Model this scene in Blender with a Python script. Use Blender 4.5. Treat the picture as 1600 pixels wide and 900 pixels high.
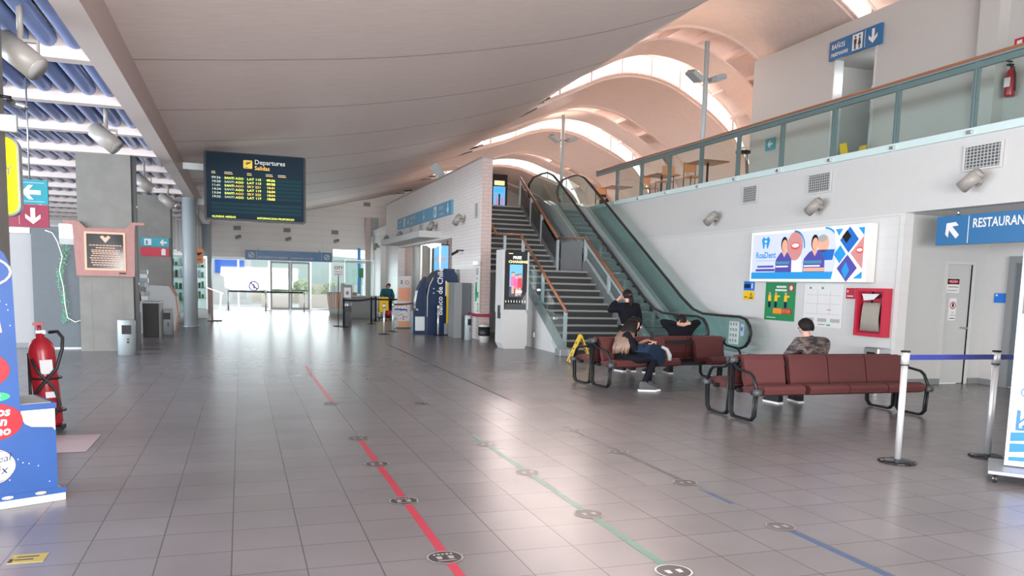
import bpy, bmesh, math, random
from mathutils import Vector, Matrix
random.seed(7)
PI = math.pi
SC = bpy.context.scene
COL = SC.collection
for o in list(bpy.data.objects):
    bpy.data.objects.remove(o)

# ------------------------------------------------------------------ camera
FPX = 1237.47
yaw, pit, rol = .3306, -.1073, .0257
F = Vector((math.sin(yaw)*math.cos(pit), math.cos(yaw)*math.cos(pit), math.sin(pit)))
R = Vector((math.cos(yaw), -math.sin(yaw), 0)); U = R.cross(F)
R2 = R*math.cos(rol)+U*math.sin(rol); U2 = U*math.cos(rol)-R*math.sin(rol)
cam = bpy.data.cameras.new('camera'); camo = bpy.data.objects.new('camera', cam); COL.objects.link(camo)
m = Matrix.Identity(4)
for i in range(3):
    m[i][0], m[i][1], m[i][2] = R2[i], U2[i], -F[i]
m[2][3] = 1.6
camo.matrix_world = m
cam.sensor_fit = 'HORIZONTAL'; cam.sensor_width = 36; cam.lens = FPX/1600*36
cam.shift_y = (578.17-450)/1600; cam.clip_end = 400; cam.clip_start = .05
SC.camera = camo

# ------------------------------------------------------------------ world, lights, exposure
SC.view_settings.view_transform = 'Standard'; SC.view_settings.look = 'None'
SC.view_settings.gamma = 1; SC.view_settings.use_curve_mapping = False
SC.view_settings.exposure = 0.44
W = bpy.data.worlds.new('sky'); SC.world = W; W.use_nodes = True
bg = W.node_tree.nodes['Background']
bg.inputs[0].default_value = (.93, .97, 1, 1); bg.inputs[1].default_value = 1.7

def area(name, loc, tgt, sx, sy, power, col=(1, 1, 1)):
    l = bpy.data.lights.new(name, 'AREA'); l.shape = 'RECTANGLE'; l.size = sx; l.size_y = sy; l.energy = power; l.color = col
    o = bpy.data.objects.new(name, l); COL.objects.link(o); o.location = loc
    o.rotation_euler = (Vector(tgt)-Vector(loc)).to_track_quat('-Z', 'Y').to_euler()
    return o
# fill lamps added for unseen front and left windows, then far-door and roof daylight
area('fill_front', (0, -7.5, 1.5), (-3, 12, 7), 12, 2.6, 3100, (1, .98, .97))
area('fill_left', (-11.4, 12, 2.6), (-2, 13, .4), 26, 2.6, 3000, (.86, .93, 1))
area('daylight_far_doors', (2.6, 43.6, 1.5), (2.6, 20, 0.4), 8, 2.4, 240, (.92, .98, 1))
for yy, zz, pw in ((8.74, 8.9, 130), (15.65, 8.85, 130), (22.55, 8.45, 240), (29.45, 8.0, 420), (36.35, 7.7, 560)):
    area('daylight_roof', (11.4, yy+.55, zz), (10.6, yy-5, 4.0), 5, .5, pw, (1, .80, .75))

# ------------------------------------------------------------------ materials
def mat(name, col, rough=.5, metal=0, emit=None, es=1, noise=0, nscale=8, stretch=(1, 1, 1), bump=0, spec=.5, coat=0):
    m = bpy.data.materials.new(name); m.use_nodes = True
    nt = m.node_tree; b = nt.nodes['Principled BSDF']
    b.inputs['Base Color'].default_value = (*col, 1); b.inputs['Roughness'].default_value = rough
    b.inputs['Metallic'].default_value = metal; b.inputs['Specular IOR Level'].default_value = spec
    if coat: b.inputs['Coat Weight'].default_value = coat
    if emit:
        b.inputs['Emission Color'].default_value = (*emit, 1); b.inputs['Emission Strength'].default_value = es
    tc = nt.nodes.new('ShaderNodeTexCoord'); mp = nt.nodes.new('ShaderNodeMapping'); mp.inputs['Scale'].default_value = stretch
    nz = nt.nodes.new('ShaderNodeTexNoise'); nz.inputs['Scale'].default_value = nscale; nz.inputs['Detail'].default_value = 4
    nt.links.new(tc.outputs['Object'], mp.inputs[0]); nt.links.new(mp.outputs[0], nz.inputs[0])
    mx = nt.nodes.new('ShaderNodeMix'); mx.data_type = 'RGBA'
    n = noise if noise else .03
    mx.inputs[6].default_value = (*[c*(1-n) for c in col], 1); mx.inputs[7].default_value = (*[min(1, c*(1+n)) for c in col], 1)
    nt.links.new(nz.outputs[0], mx.inputs[0]); nt.links.new(mx.outputs[2], b.inputs['Base Color'])
    if bump:
        bp = nt.nodes.new('ShaderNodeBump'); bp.inputs['Strength'].default_value = bump; bp.inputs['Distance'].default_value = .01
        nt.links.new(nz.outputs[0], bp.inputs['Height']); nt.links.new(bp.outputs[0], b.inputs['Normal'])
    return m
def glass(name, tint, gl=.12):
    m = bpy.data.materials.new(name); m.use_nodes = True; nt = m.node_tree; nt.nodes.clear()
    o = nt.nodes.new('ShaderNodeOutputMaterial'); t = nt.nodes.new('ShaderNodeBsdfTransparent'); g = nt.nodes.new('ShaderNodeBsdfGlossy')
    t.inputs[0].default_value = (*tint, 1); g.inputs['Roughness'].default_value = .03
    mx = nt.nodes.new('ShaderNodeMixShader'); fr = nt.nodes.new('ShaderNodeLayerWeight'); fr.inputs[0].default_value = .5
    pw = nt.nodes.new('ShaderNodeMath'); pw.operation = 'POWER'; pw.inputs[1].default_value = 4
    mt = nt.nodes.new('ShaderNodeMath'); mt.operation = 'MULTIPLY_ADD'; mt.inputs[1].default_value = .5; mt.inputs[2].default_value = gl*.3
    nt.links.new(fr.outputs['Facing'], pw.inputs[0]); nt.links.new(pw.outputs[0], mt.inputs[0]); nt.links.new(mt.outputs[0], mx.inputs[0])
    nt.links.new(t.outputs[0], mx.inputs[1]); nt.links.new(g.outputs[0], mx.inputs[2]); nt.links.new(mx.outputs[0], o.inputs[0])
    return m
def brickmat(name, col, mortar, bw, bh, ms, off, rough, vec='XY', shift=(0, 0), noise=.05, bump=.3, cloud=.08):
    m = bpy.data.materials.new(name); m.use_nodes = True; nt = m.node_tree; b = nt.nodes['Principled BSDF']
    tc = nt.nodes.new('ShaderNodeTexCoord'); sp = nt.nodes.new('ShaderNodeSeparateXYZ'); cb = nt.nodes.new('ShaderNodeCombineXYZ')
    nt.links.new(tc.outputs['Object'], sp.inputs[0])
    ax = {'X': 0, 'Y': 1, 'Z': 2}
    for i in range(2):
        ad = nt.nodes.new('ShaderNodeMath'); ad.operation = 'ADD'; ad.inputs[1].default_value = shift[i]
        nt.links.new(sp.outputs[ax[vec[i]]], ad.inputs[0]); nt.links.new(ad.outputs[0], cb.inputs[i])
    br = nt.nodes.new('ShaderNodeTexBrick'); br.offset = off; br.inputs['Scale'].default_value = 1
    br.inputs['Brick Width'].default_value = bw; br.inputs['Row Height'].default_value = bh
    br.inputs['Mortar Size'].default_value = ms; br.inputs['Mortar Smooth'].default_value = .1
    br.inputs['Color1'].default_value = (*[c*(1-noise) for c in col], 1); br.inputs['Color2'].default_value = (*[c*(1+noise) for c in col], 1)
    br.inputs['Mortar'].default_value = (*mortar, 1)
    nt.links.new(cb.outputs[0], br.inputs[0])
    nz = nt.nodes.new('ShaderNodeTexNoise'); nz.inputs['Scale'].default_value = 1.3; nz.inputs['Detail'].default_value = 5
    nt.links.new(tc.outputs['Object'], nz.inputs[0])
    mx = nt.nodes.new('ShaderNodeMix'); mx.data_type = 'RGBA'; mx.blend_type = 'MULTIPLY'; mx.inputs[0].default_value = cloud
    nt.links.new(br.outputs[0], mx.inputs[6]); nt.links.new(nz.outputs[0], mx.inputs[7])
    nt.links.new(mx.outputs[2], b.inputs['Base Color'])
    b.inputs['Roughness'].default_value = rough
    bp = nt.nodes.new('ShaderNodeBump'); bp.inputs['Strength'].default_value = bump; bp.inputs['Distance'].default_value = .004; bp.invert = True
    nt.links.new(br.outputs['Fac'], bp.inputs['Height']); nt.links.new(bp.outputs[0], b.inputs['Normal'])
    return m

M = {}
def D(n, *a, **k): M[n] = mat(n, *a, **k)
M['floor'] = brickmat('floor_tile', (.235, .218, .222), (.115, .105, .105), .399, .408, .0042, 0, .27, 'XY', (.066+.399*40, -4.385+.408*60), .04, .4, cloud=.3)
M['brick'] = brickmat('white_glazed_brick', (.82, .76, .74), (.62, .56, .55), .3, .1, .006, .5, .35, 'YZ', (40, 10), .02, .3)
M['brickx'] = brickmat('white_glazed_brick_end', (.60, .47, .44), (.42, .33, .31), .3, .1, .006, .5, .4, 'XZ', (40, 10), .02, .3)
M['wallbrick'] = brickmat('white_painted_block', (.64, .64, .635), (.61, .61, .605), .5, .2, .006, .5, .5, 'YZ', (40, 10), .006, .15)
M['endwall'] = brickmat('white_boarded_wall', (.84, .82, .80), (.68, .66, .64), 8, .33, .008, .5, .5, 'XZ', (40, 10), .01, .2)
D('white', (.54, .54, .535), .5); D('offwhite', (.74, .74, .72), .5); D('wallgrey', (.48, .49, .48), .5); D('palewall', (.54, .53, .52), .55)
D('upperwall', (.50, .49, .475), .6)
D('wood_roof', (.82, .69, .63), .6, noise=.15, nscale=5, stretch=(.5, 6, 3))
D('wood_pale', (.74, .60, .54), .5, noise=.08, nscale=5, stretch=(1, 8, 8))
D('wood_beam', (.42, .32, .30), .5, noise=.1, nscale=4, stretch=(8, .6, 8))
D('wood_rail', (.30, .115, .055), .35, noise=.2, nscale=12, stretch=(1, 1, 1))
D('wood_plaque', (.33, .15, .13), .4, noise=.25, nscale=14, stretch=(1, 1, .4))
D('soffit', (.16, .19, .26), .7); D('tube_blue', (.19, .26, .48), .35, noise=.1, nscale=3, coat=.3)
D('beam_white', (.70, .62, .59), .6)
D('concrete', (.21, .205, .188), .8, noise=.22, nscale=3.2, bump=.3); D('concrete_dark', (.2, .2, .2), .8, noise=.2)
D('steel', (.62, .65, .66), .3, 1); D('steel_dull', (.42, .45, .47), .45, .8); D('chrome', (.85, .86, .88), .15, 1)
D('steel_paint', (.40, .46, .49), .4); D('rail_paint', (.20, .24, .25), .4); D('aluminium', (.75, .77, .78), .35, .6)
D('black', (.010, .011, .013), .4, spec=.3); D('black_gloss', (.008, .009, .011), .12); D('rubber', (.015, .015, .016), .5)
D('darkgrey', (.06, .065, .07), .5); D('midgrey', (.2, .21, .215), .5); D('boardgrey', (.105, .125, .14), .6, noise=.08)
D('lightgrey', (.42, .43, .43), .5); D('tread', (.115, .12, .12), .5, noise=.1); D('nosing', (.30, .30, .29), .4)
D('riser_shade', (.035, .037, .038), .6)  # dark tone paints the shade of the open risers
D('red', (.34, .010, .02), .3); D('red_sign', (.5, .02, .05), .4); D('darkred_sign', (.30, .03, .07), .4); D('orange', (.85, .22, .04), .4)
D('yellow', (.85, .55, .02), .4); D('cyan_sign', (.02, .30, .38), .4); D('blue_sign', (.02, .14, .33), .35); D('blue_sign_pale', (.08, .30, .48), .35)
D('blue_bright', (.01, .16, .62), .4); D('sky_blue', (.02, .35, .8), .4); D('green', (.02, .25, .09), .4); D('green_mid', (.02, .42, .15), .4)
D('navy', (.004, .020, .065), .3, spec=.3); D('violet', (.09, .08, .42), .5); D('lilac', (.60, .62, .80), .5); D('pink', (.7, .3, .28), .5)
D('paper', (.72, .72, .72), .6); D('ink', (.03, .03, .04), .6); D('copper', (.80, .42, .28), .4); D('leaf', (.10, .36, .18), .5, noise=.3)
D('leatherette', (.098, .028, .028), .6, spec=.3, noise=.08, nscale=30, bump=.05); D('skin', (.62, .34, .26), .5); D('skin_tan', (.45, .25, .18), .5)
D('hair_dark', (.010, .008, .008), .6, spec=.2, noise=.3, nscale=40, stretch=(1, 1, .1)); D('hair_brown', (.20, .125, .09), .4, noise=.75, nscale=30, stretch=(3, 3, .2))
D('cloth_black', (.008, .009, .013), .9, spec=.12); D('cloth_navy', (.010, .018, .036), .9, spec=.15, noise=.15); D('denim', (.014, .028, .055), .9, spec=.15, noise=.2)
D('cloth_teal', (.01, .10, .14), .8); D('rope', (.36, .33, .29), .8, noise=.2, nscale=40, stretch=(3, 3, .3)); D('belt_blue', (.02, .03, .20), .5)
D('belt_red', (.3, .01, .03), .5); D('tape_red', (.52, .035, .07), .3, noise=.08); D('tape_green', (.08, .24, .17), .3, noise=.35, nscale=6)
D('tape_blue', (.05, .10, .22), .3, noise=.1); D('tape_grey', (.07, .07, .08), .35); D('stick_dark', (.05, .045, .045), .3, noise=.4, nscale=30)
D('stick_mid', (.13, .12, .12), .3); D('stick_pale', (.40, .37, .36), .3); D('mat_pink', (.52, .40, .41), .4, noise=.06); D('sticker_yellow', (.42, .33, .06), .4)
D('stand_blue', (.010, .062, .24), .4, noise=.25, nscale=2.5); D('lamp_body', (.30, .28, .26), .4); D('lamp_glass', (.38, .37, .36), .15)
D('ground', (.62, .56, .48), .9); D('road', (.45, .45, .45), .9); D('hill', (.35, .42, .40), .9); D('bush', (.36, .44, .28), .9, noise=.4)
D('bldg', (.62, .55, .50), .9); D('shelf_glass', (.3, .36, .36), .2); D('goods', (.3, .3, .32), .6, noise=.6, nscale=9); D('cable', (.75, .76, .75), .5)
D('orange_pale', (.75, .34, .16), .5); D('seam', (.16, .125, .115), .7); D('bin_grey', (.36, .41, .43), .35); D('aisle_grey', (.34, .34, .345), .6); D('joint', (.03, .03, .03), .6); D('curtain', (.55, .56, .55), .6); D('flag_blue', (.02, .12, .55), .5)
D('lampon', (1, 1, 1), .5, emit=(1, .97, .9), es=3); D('led_y', (.5, .6, .02), .5, emit=(.8, .95, .1), es=1.1); D('led_o', (.6, .3, .02), .5, emit=(1, .55, .08), es=.9)
D('led_w', (.4, .45, .4), .5, emit=(.6, .7, .55), es=.45); D('board_dark', (.006, .020, .036), .6, spec=.15); D('board_row', (.008, .045, .055), .6, spec=.15)
D('backlit_yellow', (.9, .85, .02), .4, emit=(.95, .9, .0), es=.75); D('backlit_white', (.9, .9, .9), .4, emit=(1, 1, 1), es=.35)
D('scr_blue', (.02, .2, .5), .3, emit=(.05, .45, .85), es=.7); D('scr_pink', (.7, .1, .3), .3, emit=(.8, .2, .32), es=.5); D('scr_sky', (.1, .3, .6), .3, emit=(.16, .45, .8), es=.6)
D('scr_skin', (.6, .3, .2), .3, emit=(.75, .38, .28), es=.4); D('scr_red', (.5, .04, .05), .3, emit=(.6, .08, .08), es=.4); D('scr_dark', (.04, .06, .1), .3, emit=(.04, .08, .14), es=.6)
D('scr_yellow', (.9, .8, .3), .3, emit=(1, .85, .4), es=.8); D('scr_white', (.9, .9, .9), .3, emit=(1, 1, 1), es=.8)
D('bb_lilac', (.6, .65, .85), .35, emit=(.6, .66, .88), es=.18); D('bb_white', (.9, .9, .9), .35, emit=(1, 1, 1), es=.12)
M['glass'] = glass('glass_green_tint', (.90, .965, .96)); M['glass_clear'] = glass('glass_clear', (.95, .98, .98), .05); M['glass_esc'] = glass('glass_escalator', (.82, .93, .92), .2)
M['frost'] = mat('frosted_glass', (.55, .68, .68), .3)
def camo_mat():
    m = bpy.data.materials.new('camouflage_cloth'); m.use_nodes = True; nt = m.node_tree; b = nt.nodes['Principled BSDF']
    tc = nt.nodes.new('ShaderNodeTexCoord'); mp = nt.nodes.new('ShaderNodeMapping'); mp.inputs['Scale'].default_value = (7, 7, 22)
    nz = nt.nodes.new('ShaderNodeTexNoise'); nz.inputs['Scale'].default_value = 1; nz.inputs['Detail'].default_value = 2
    cr = nt.nodes.new('ShaderNodeValToRGB'); cr.color_ramp.interpolation = 'CONSTANT'
    e = cr.color_ramp.elements; e[0].color = (.02, .018, .018, 1); e[1].position = .47; e[1].color = (.075, .06, .055, 1)
    x = e.new(.56); x.color = (.17, .115, .11, 1); x = e.new(.66); x.color = (.035, .03, .03, 1)
    nt.links.new(tc.outputs['Object'], mp.inputs[0]); nt.links.new(mp.outputs[0], nz.inputs[0]); nt.links.new(nz.outputs[0], cr.inputs[0]); nt.links.new(cr.outputs[0], b.inputs['Base Color'])
    b.inputs['Roughness'].default_value = .6
    return m
M['camo'] = camo_mat()

# ------------------------------------------------------------------ mesh builder
class MB:
    def __init__(s): s.v = []; s.f = []; s.mi = []; s.ms = []; s.sm = []
    def k(s, name):
        if name not in s.ms: s.ms.append(name)
        return s.ms.index(name)
    def add(s, vs, fs, mt, smooth=False, tf=None):
        b = len(s.v)
        if tf: vs = [tf @ Vector(p) for p in vs]
        s.v += [tuple(p) for p in vs]; i = s.k(mt)
        for f in fs: s.f.append([b+q for q in f]); s.mi.append(i); s.sm.append(smooth)
        return s
    def box(s, x0, x1, y0, y1, z0, z1, mt, tf=None):
        e = (len(s.f)*7 % 11)*4e-5; x0 -= e; x1 += e; y0 -= e; y1 += e; z1 += e      # keeps faces of joined boards from coinciding
        vs = [(x, y, z) for z in (z0, z1) for y in (y0, y1) for x in (x0, x1)]
        return s.add(vs, [(0, 2, 3, 1), (4, 5, 7, 6), (0, 1, 5, 4), (2, 6, 7, 3), (0, 4, 6, 2), (1, 3, 7, 5)], mt, False, tf)
    def rbox(s, x0, x1, y0, y1, z0, z1, r, mt, tf=None, seg=2):
        bm = bmesh.new(); bmesh.ops.create_cube(bm, size=1)
        for v in bm.verts: v.co = Vector(((x0+x1)/2+v.co.x*(x1-x0), (y0+y1)/2+v.co.y*(y1-y0), (z0+z1)/2+v.co.z*(z1-z0)))
        bmesh.ops.bevel(bm, geom=bm.edges[:], offset=r, segments=seg, affect='EDGES', profile=.5)
        bm.verts.ensure_lookup_table(); bm.verts.index_update()
        s.add([v.co.copy() for v in bm.verts], [[v.index for v in f.verts] for f in bm.faces], mt, False, tf); bm.free(); return s
    def prism(s, pts, y0, y1, mt, tf=None, plane='XZ', smooth=False):
        # polygon extruded along the third axis
        n = len(pts)
        def P(a, b, c): return (a, c, b) if plane == 'XZ' else ((c, a, b) if plane == 'YZ' else (a, b, c))
        vs = [P(a, b, y0) for a, b in pts]+[P(a, b, y1) for a, b in pts]
        fs = [tuple(range(n)), tuple(range(2*n-1, n-1, -1))]+[(i, i+n, (i+1) % n+n, (i+1) % n) for i in range(n)]
        return s.add(vs, fs, mt, smooth, tf)
    def flat(s, pts, y, mt, tf=None):
        return s.add([(a, y, b) for a, b in pts], [tuple(range(len(pts)))], mt, False, tf)
    def rect(s, x0, x1, z0, z1, y, mt, tf=None): return s.flat([(x0, z0), (x1, z0), (x1, z1), (x0, z1)], y, mt, tf)
    def disc(s, x, z, rx, rz, y, mt, n=24, tf=None): return s.flat([(x+rx*math.cos(2*PI*i/n), z+rz*math.sin(2*PI*i/n)) for i in range(n)], y, mt, tf)
    def ring(s, x, z, r0, r1, y, mt, n=28, a0=0, a1=2*PI, tf=None):
        vs = []; fs = []
        for i in range(n+1):
            a = a0+(a1-a0)*i/n
            vs += [(x+r0*math.cos(a), y, z+r0*math.sin(a)), (x+r1*math.cos(a), y, z+r1*math.sin(a))]
        for i in range(n): fs.append((2*i, 2*i+1, 2*i+3, 2*i+2))
        return s.add(vs, fs, mt, False, tf)
    def tube(s, path, r, mt, n=8, tf=None, cap=True, flat=None, closed=False):
        P = [Vector(p) for p in path]; vs = []; fs = []; m_ = len(P)
        rr = r if isinstance(r, (list, tuple)) else [r]*m_
        up = None
        for i, p in enumerate(P):
            if closed: t = (P[(i+1) % m_]-P[i-1])
            else: t = (P[min(i+1, m_-1)]-P[max(i-1, 0)])
            t.normalize()
            if up is None: up = Vector((0, 0, 1)) if abs(t.z) < .9 else Vector((0, 1, 0))
            a = t.cross(up); 
            if a.length < 1e-4: a = t.cross(Vector((1, 0, 0)))
            a.normalize(); b = a.cross(t); b.normalize(); up = b
            for j in range(n):
                an = 2*PI*j/n
                fx, fz = (1, 1) if not flat else flat
                vs.append(p+a*math.cos(an)*rr[i]*fx+b*math.sin(an)*rr[i]*fz)
        L = m_ if closed else m_-1
        for i in range(L):
            for j in range(n):
                q = (i+1) % m_
                fs.append((i*n+j, i*n+(j+1) % n, q*n+(j+1) % n, q*n+j))
        if cap and not closed: fs += [tuple(range(n-1, -1, -1)), tuple(range((m_-1)*n, m_*n))]
        return s.add(vs, fs, mt, n > 5, tf)
    def cyl(s, p0, p1, r, mt, n=16, r2=None, tf=None): return s.tube([p0, p1], [r, r if r2 is None else r2], mt, n, tf)
    def lathe(s, prof, c, mt, n=20, tf=None):
        vs = [(c[0]+r*math.cos(2*PI*j/n), c[1]+r*math.sin(2*PI*j/n), c[2]+z) for r, z in prof for j in range(n)]
        k = len(prof); fs = [(i*n+j, i*n+(j+1) % n, (i+1)*n+(j+1) % n, (i+1)*n+j) for i in range(k-1) for j in range(n)]
        fs += [tuple(range(n-1, -1, -1)), tuple(range((k-1)*n, k*n))]
        return s.add(vs, fs, mt, True, tf)
    def sph(s, c, r, mt, n=12, tf=None, sc=(1, 1, 1)):
        vs = []; fs = []
        for i in range(n+1):
            th = PI*i/n
            for j in range(2*n):
                ph = PI*j/n; vs.append((c[0]+r*sc[0]*math.sin(th)*math.cos(ph), c[1]+r*sc[1]*math.sin(th)*math.sin(ph), c[2]+r*sc[2]*math.cos(th)))
        for i in range(n):
            for j in range(2*n): fs.append((i*2*n+j, (i+1)*2*n+j, (i+1)*2*n+(j+1) % (2*n), i*2*n+(j+1) % (2*n)))
        return s.add(vs, fs, mt, True, tf)
    def text(s, txt, x, z, size, mt, y=-.004, align='LEFT', bold=0, shear=0, rot=0, sx=1):
        cu = bpy.data.curves.new('t', 'FONT'); cu.body = txt; cu.size = size; cu.align_x = align; cu.offset = bold*size; cu.shear = shear; cu.resolution_u = 2
        ob = bpy.data.objects.new('t', cu); COL.objects.link(ob); dg = bpy.context.evaluated_depsgraph_get()
        me = ob.evaluated_get(dg).to_mesh(); c, sn = math.cos(rot), math.sin(rot)
        vs = [(x+(v.co.x*c*sx-v.co.y*sn), y, z+(v.co.x*sn*sx+v.co.y*c)) for v in me.vertices]
        fs = [tuple(p.vertices) for p in me.polygons]
        s.add(vs, fs, mt); ob.evaluated_get(dg).to_mesh_clear(); bpy.data.objects.remove(ob); bpy.data.curves.remove(cu); return s
    def arrow(s, x, z, L, ang, mt, y=-.004):
        w = .13*L; h = .42*L
        pts = [(-.5, -.13), (.12, -.13), (-.12, -.42), (.14, -.42), (.5, 0), (.14, .42), (-.12, .42), (.12, .13), (-.5, .13)]
        c, sn = math.cos(ang), math.sin(ang)
        return s.flat([(x+L*(a*c-b*sn), z+L*(a*sn+b*c)) for a, b in pts], y, mt)
    def build(s, name, parent=None, loc=(0, 0, 0), rz=0):
        me = bpy.data.meshes.new(name); me.from_pydata(s.v, [], s.f)
        for q in s.ms: me.materials.append(M[q])
        me.polygons.foreach_set('material_index', s.mi); me.polygons.foreach_set('use_smooth', s.sm)
        me.validate(); bm = bmesh.new(); bm.from_mesh(me); bmesh.ops.recalc_face_normals(bm, faces=bm.faces[:]); bm.to_mesh(me); bm.free(); me.update()
        o = bpy.data.objects.new(name, me); COL.objects.link(o); o.location = loc; o.rotation_euler = (0, 0, rz)
        if parent: o.parent = parent
        return o

def struct(name, mb, parent=None):
    o = mb.build(name, parent)
    if not parent: o['kind'] = 'structure'
    return o
def thing(name, label, cat, loc=(0, 0, 0), rz=0, group=None):
    o = bpy.data.objects.new(name, None); COL.objects.link(o); o.location = loc; o.rotation_euler = (0, 0, rz); o.empty_display_size = .1
    return tag(o, label, cat, group)
def tag(o, label, cat, group=None):
    o['label'] = label; o['category'] = cat
    if group: o['group'] = group
    return o
def copy_tree(o, parent=None):
    c = o.copy(); COL.objects.link(c)
    if parent: c.parent = parent
    for ch in [q for q in bpy.data.objects if q.parent == o]: copy_tree(ch, c)
    return c
def again(o, label, loc, rz=None, group=None):
    c = copy_tree(o); c['label'] = label; c.location = loc
    if rz is not None: c.rotation_euler = (0, 0, rz)
    if group: c['group'] = group
    return c
def arc(cx, cy, r, a0, a1, n): return [(cx+r*math.cos(a0+(a1-a0)*i/n), cy+r*math.sin(a0+(a1-a0)*i/n)) for i in range(n+1)]
def rrect(x0, x1, z0, z1, r, n=5):
    return arc(x1-r, z0+r, r, -PI/2, 0, n)+arc(x1-r, z1-r, r, 0, PI/2, n)+arc(x0+r, z1-r, r, PI/2, PI, n)+arc(x0+r, z0+r, r, PI, 1.5*PI, n)

# ================================================================== the building shell
YE = 42.5                                   # far end wall
struct('floor', MB().box(-12, 16.5, -9, YE, -.2, 0, 'floor'))
# wooden wave roof: bays running across the hall, alternately lined (low) and coffered (raised, with a roof light)
KX = [-1.35, .3, 2, 3.5, 4.8, 5.7, 6.64, 7.5, 8.7, 9.6, 10.5, 11.4, 12.5, 13.4, 14.4, 15.2, 15.9, 16.4]
KB = [4.5, 4.68, 4.9, 5.18, 5.48, 5.74, 6.05, 6.42]
KH = [7.35, 7.95, 8.4, 8.56, 8.4, 7.95, 7.2, 6.3, 5.2, 4.1]
KL = [6.87, 7.25, 7.65, 7.84, 7.74, 7.38, 6.85, 6.2, 5.2, 4.1]
def apex(y):
    T = [(-10, 8.8), (12, 8.75), (19.1, 8.5), (22.55, 8.0), (26, 7.84), (29.45, 7.55), (32.9, 7.27), (36.4, 7.1), (45, 7.0)]
    for (a, p), (b, q) in zip(T, T[1:]):
        if y <= b: return p+(q-p)*(y-a)/(b-a)
    return 7
def roof_z(x, y):
    t = (apex(y)-7.84)/.72
    K = [z-(.0 if i < 6 else .06*(1-t)*(i-5)) for i, z in enumerate(KB)]+[l+(h-l)*t for h, l in zip(KH, KL)]
    n = len(KX); i = 0
    while i < n-2 and x > KX[i+1]: i += 1
    def sl(j):
        if j <= 0: return (K[1]-K[0])/(KX[1]-KX[0])
        if j >= n-1: return (K[-1]-K[-2])/(KX[-1]-KX[-2])
        return (K[j+1]-K[j-1])/(KX[j+1]-KX[j-1])
    h = KX[i+1]-KX[i]; u = (x-KX[i])/h
    return (2*u**3-3*u*u+1)*K[i]+(u**3-2*u*u+u)*h*sl(i)+(3*u*u-2*u**3)*K[i+1]+(u**3-u*u)*h*sl(i+1)
def raise_(x):
    u = min(1, max(0, (x-7.6)/2.2)); d = min(1, max(0, (16.2-x)/1.2))
    return .64*u*u*(3-2*u)*d
XS = [-1.5+i*.2 for i in range(int(18/.2)+1)]
def shell(mb, ya, yb, off, th, mt, xs=XS, yr=None):
    vs = []; n = len(xs)
    for y in (ya, yb):
        for x in xs: vs.append((x, y, roof_z(x, y if yr is None else yr)+off(x)))
        for x in xs: vs.append((x, y, roof_z(x, y if yr is None else yr)+off(x)+th))
    fs = []
    for i in range(n-1):
        fs += [(i, i+1, 2*n+i+1, 2*n+i), (n+i, 3*n+i, 3*n+i+1, n+i+1), (i, n+i, n+i+1, i+1), (2*n+i, 2*n+i+1, 3*n+i+1, 3*n+i)]
    fs += [(0, 2*n, 3*n, n), (n-1, 2*n-1, 4*n-1, 3*n-1)]
    mb.add(vs, fs, mt, False)
XA = [x for x in XS if x >= 8.3]
win = 0
for k in range(-6, 9):
    ya = 12.19+3.45*k; yb = min(ya+3.45, YE)
    b = MB(); G = .012
    shell(b, yb-.04, yb+.04, lambda x: .1, .06, 'joint', [x for x in XS if x < 8.8])
    shell(b, yb-.009, yb+.009, lambda x: -.004, .05, 'seam', [x for x in XS if x < 8.4])
    if k % 2:
        shell(b, ya+G, yb-G, lambda x: .0, .14, 'wood_roof')
        shell(b, yb-.07, yb+.02, lambda x: -.07 if x > 8.6 else -.004, .12, 'wood_pale', XA)  # pale band added to paint the light line along the vault rim
        c = struct('ceiling', b); c.name = 'ceiling_vault'
        continue
    shell(b, ya+G, yb-G, lambda x: raise_(x), .1, 'wood_roof')
    shell(b, ya, ya+.06, lambda x: .1, .7, 'wood_roof', XA)
    shell(b, yb-.12, yb-.04, lambda x: raise_(x)-.015, .08, 'wood_pale', XA)
    c = struct('ceiling', b); c.name = 'ceiling_vault'
    band = MB(); shell(band, ya+1.15, ya+2.15, lambda x: .12, .06, 'wood_roof', XA); band.build('lining_band', c)
    x = 9.1
    while x < 15.9:
        z = roof_z(x, ya+1.7)+raise_(x); s = (roof_z(x+.1, ya+1.7)+raise_(x+.1)-z)/.1; a = math.atan(s)
        tf = Matrix.Translation((x, 0, z))@Matrix.Rotation(-a, 4, 'Y')
        MB().box(-.04, .04, ya+.08, yb-.13, -.2, .04, 'wood_pale', tf).build('purlin', c)
        x += .95*math.cos(a)
    # roof light closing the step at the far edge of the raised bay
    if yb < YE-1:
        win += 1
        g = MB(); shell(g, yb-.03, yb-.015, lambda x: .1, .01, 'glass_clear', XA)
        vs = []; xs = [x for x in XS if 8.4 <= x <= 15.9]; n = len(xs)
        for xx in xs: vs += [(xx, yb-.02, roof_z(xx, yb)+.1), (xx, yb-.02, roof_z(xx, yb)+raise_(xx)+.05)]
        w = MB().add(vs, [(2*i, 2*i+2, 2*i+3, 2*i+1) for i in range(n-1)], 'glass_clear').build('window_%d' % win); w['kind'] = 'structure'
        f = MB(); xx = 9.0
        while xx < 15.6:
            f.box(xx-.025, xx+.025, yb-.05, yb+.0, roof_z(xx, yb)+.08, roof_z(xx, yb)+raise_(xx)+.03, 'beam_white'); xx += 1.0
        shell(f, yb-.06, yb+.01, lambda x: .06, .05, 'wood_pale', [x for x in XS if 8.4 <= x <= 15.9])
        f.build('window_frame', w)
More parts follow.
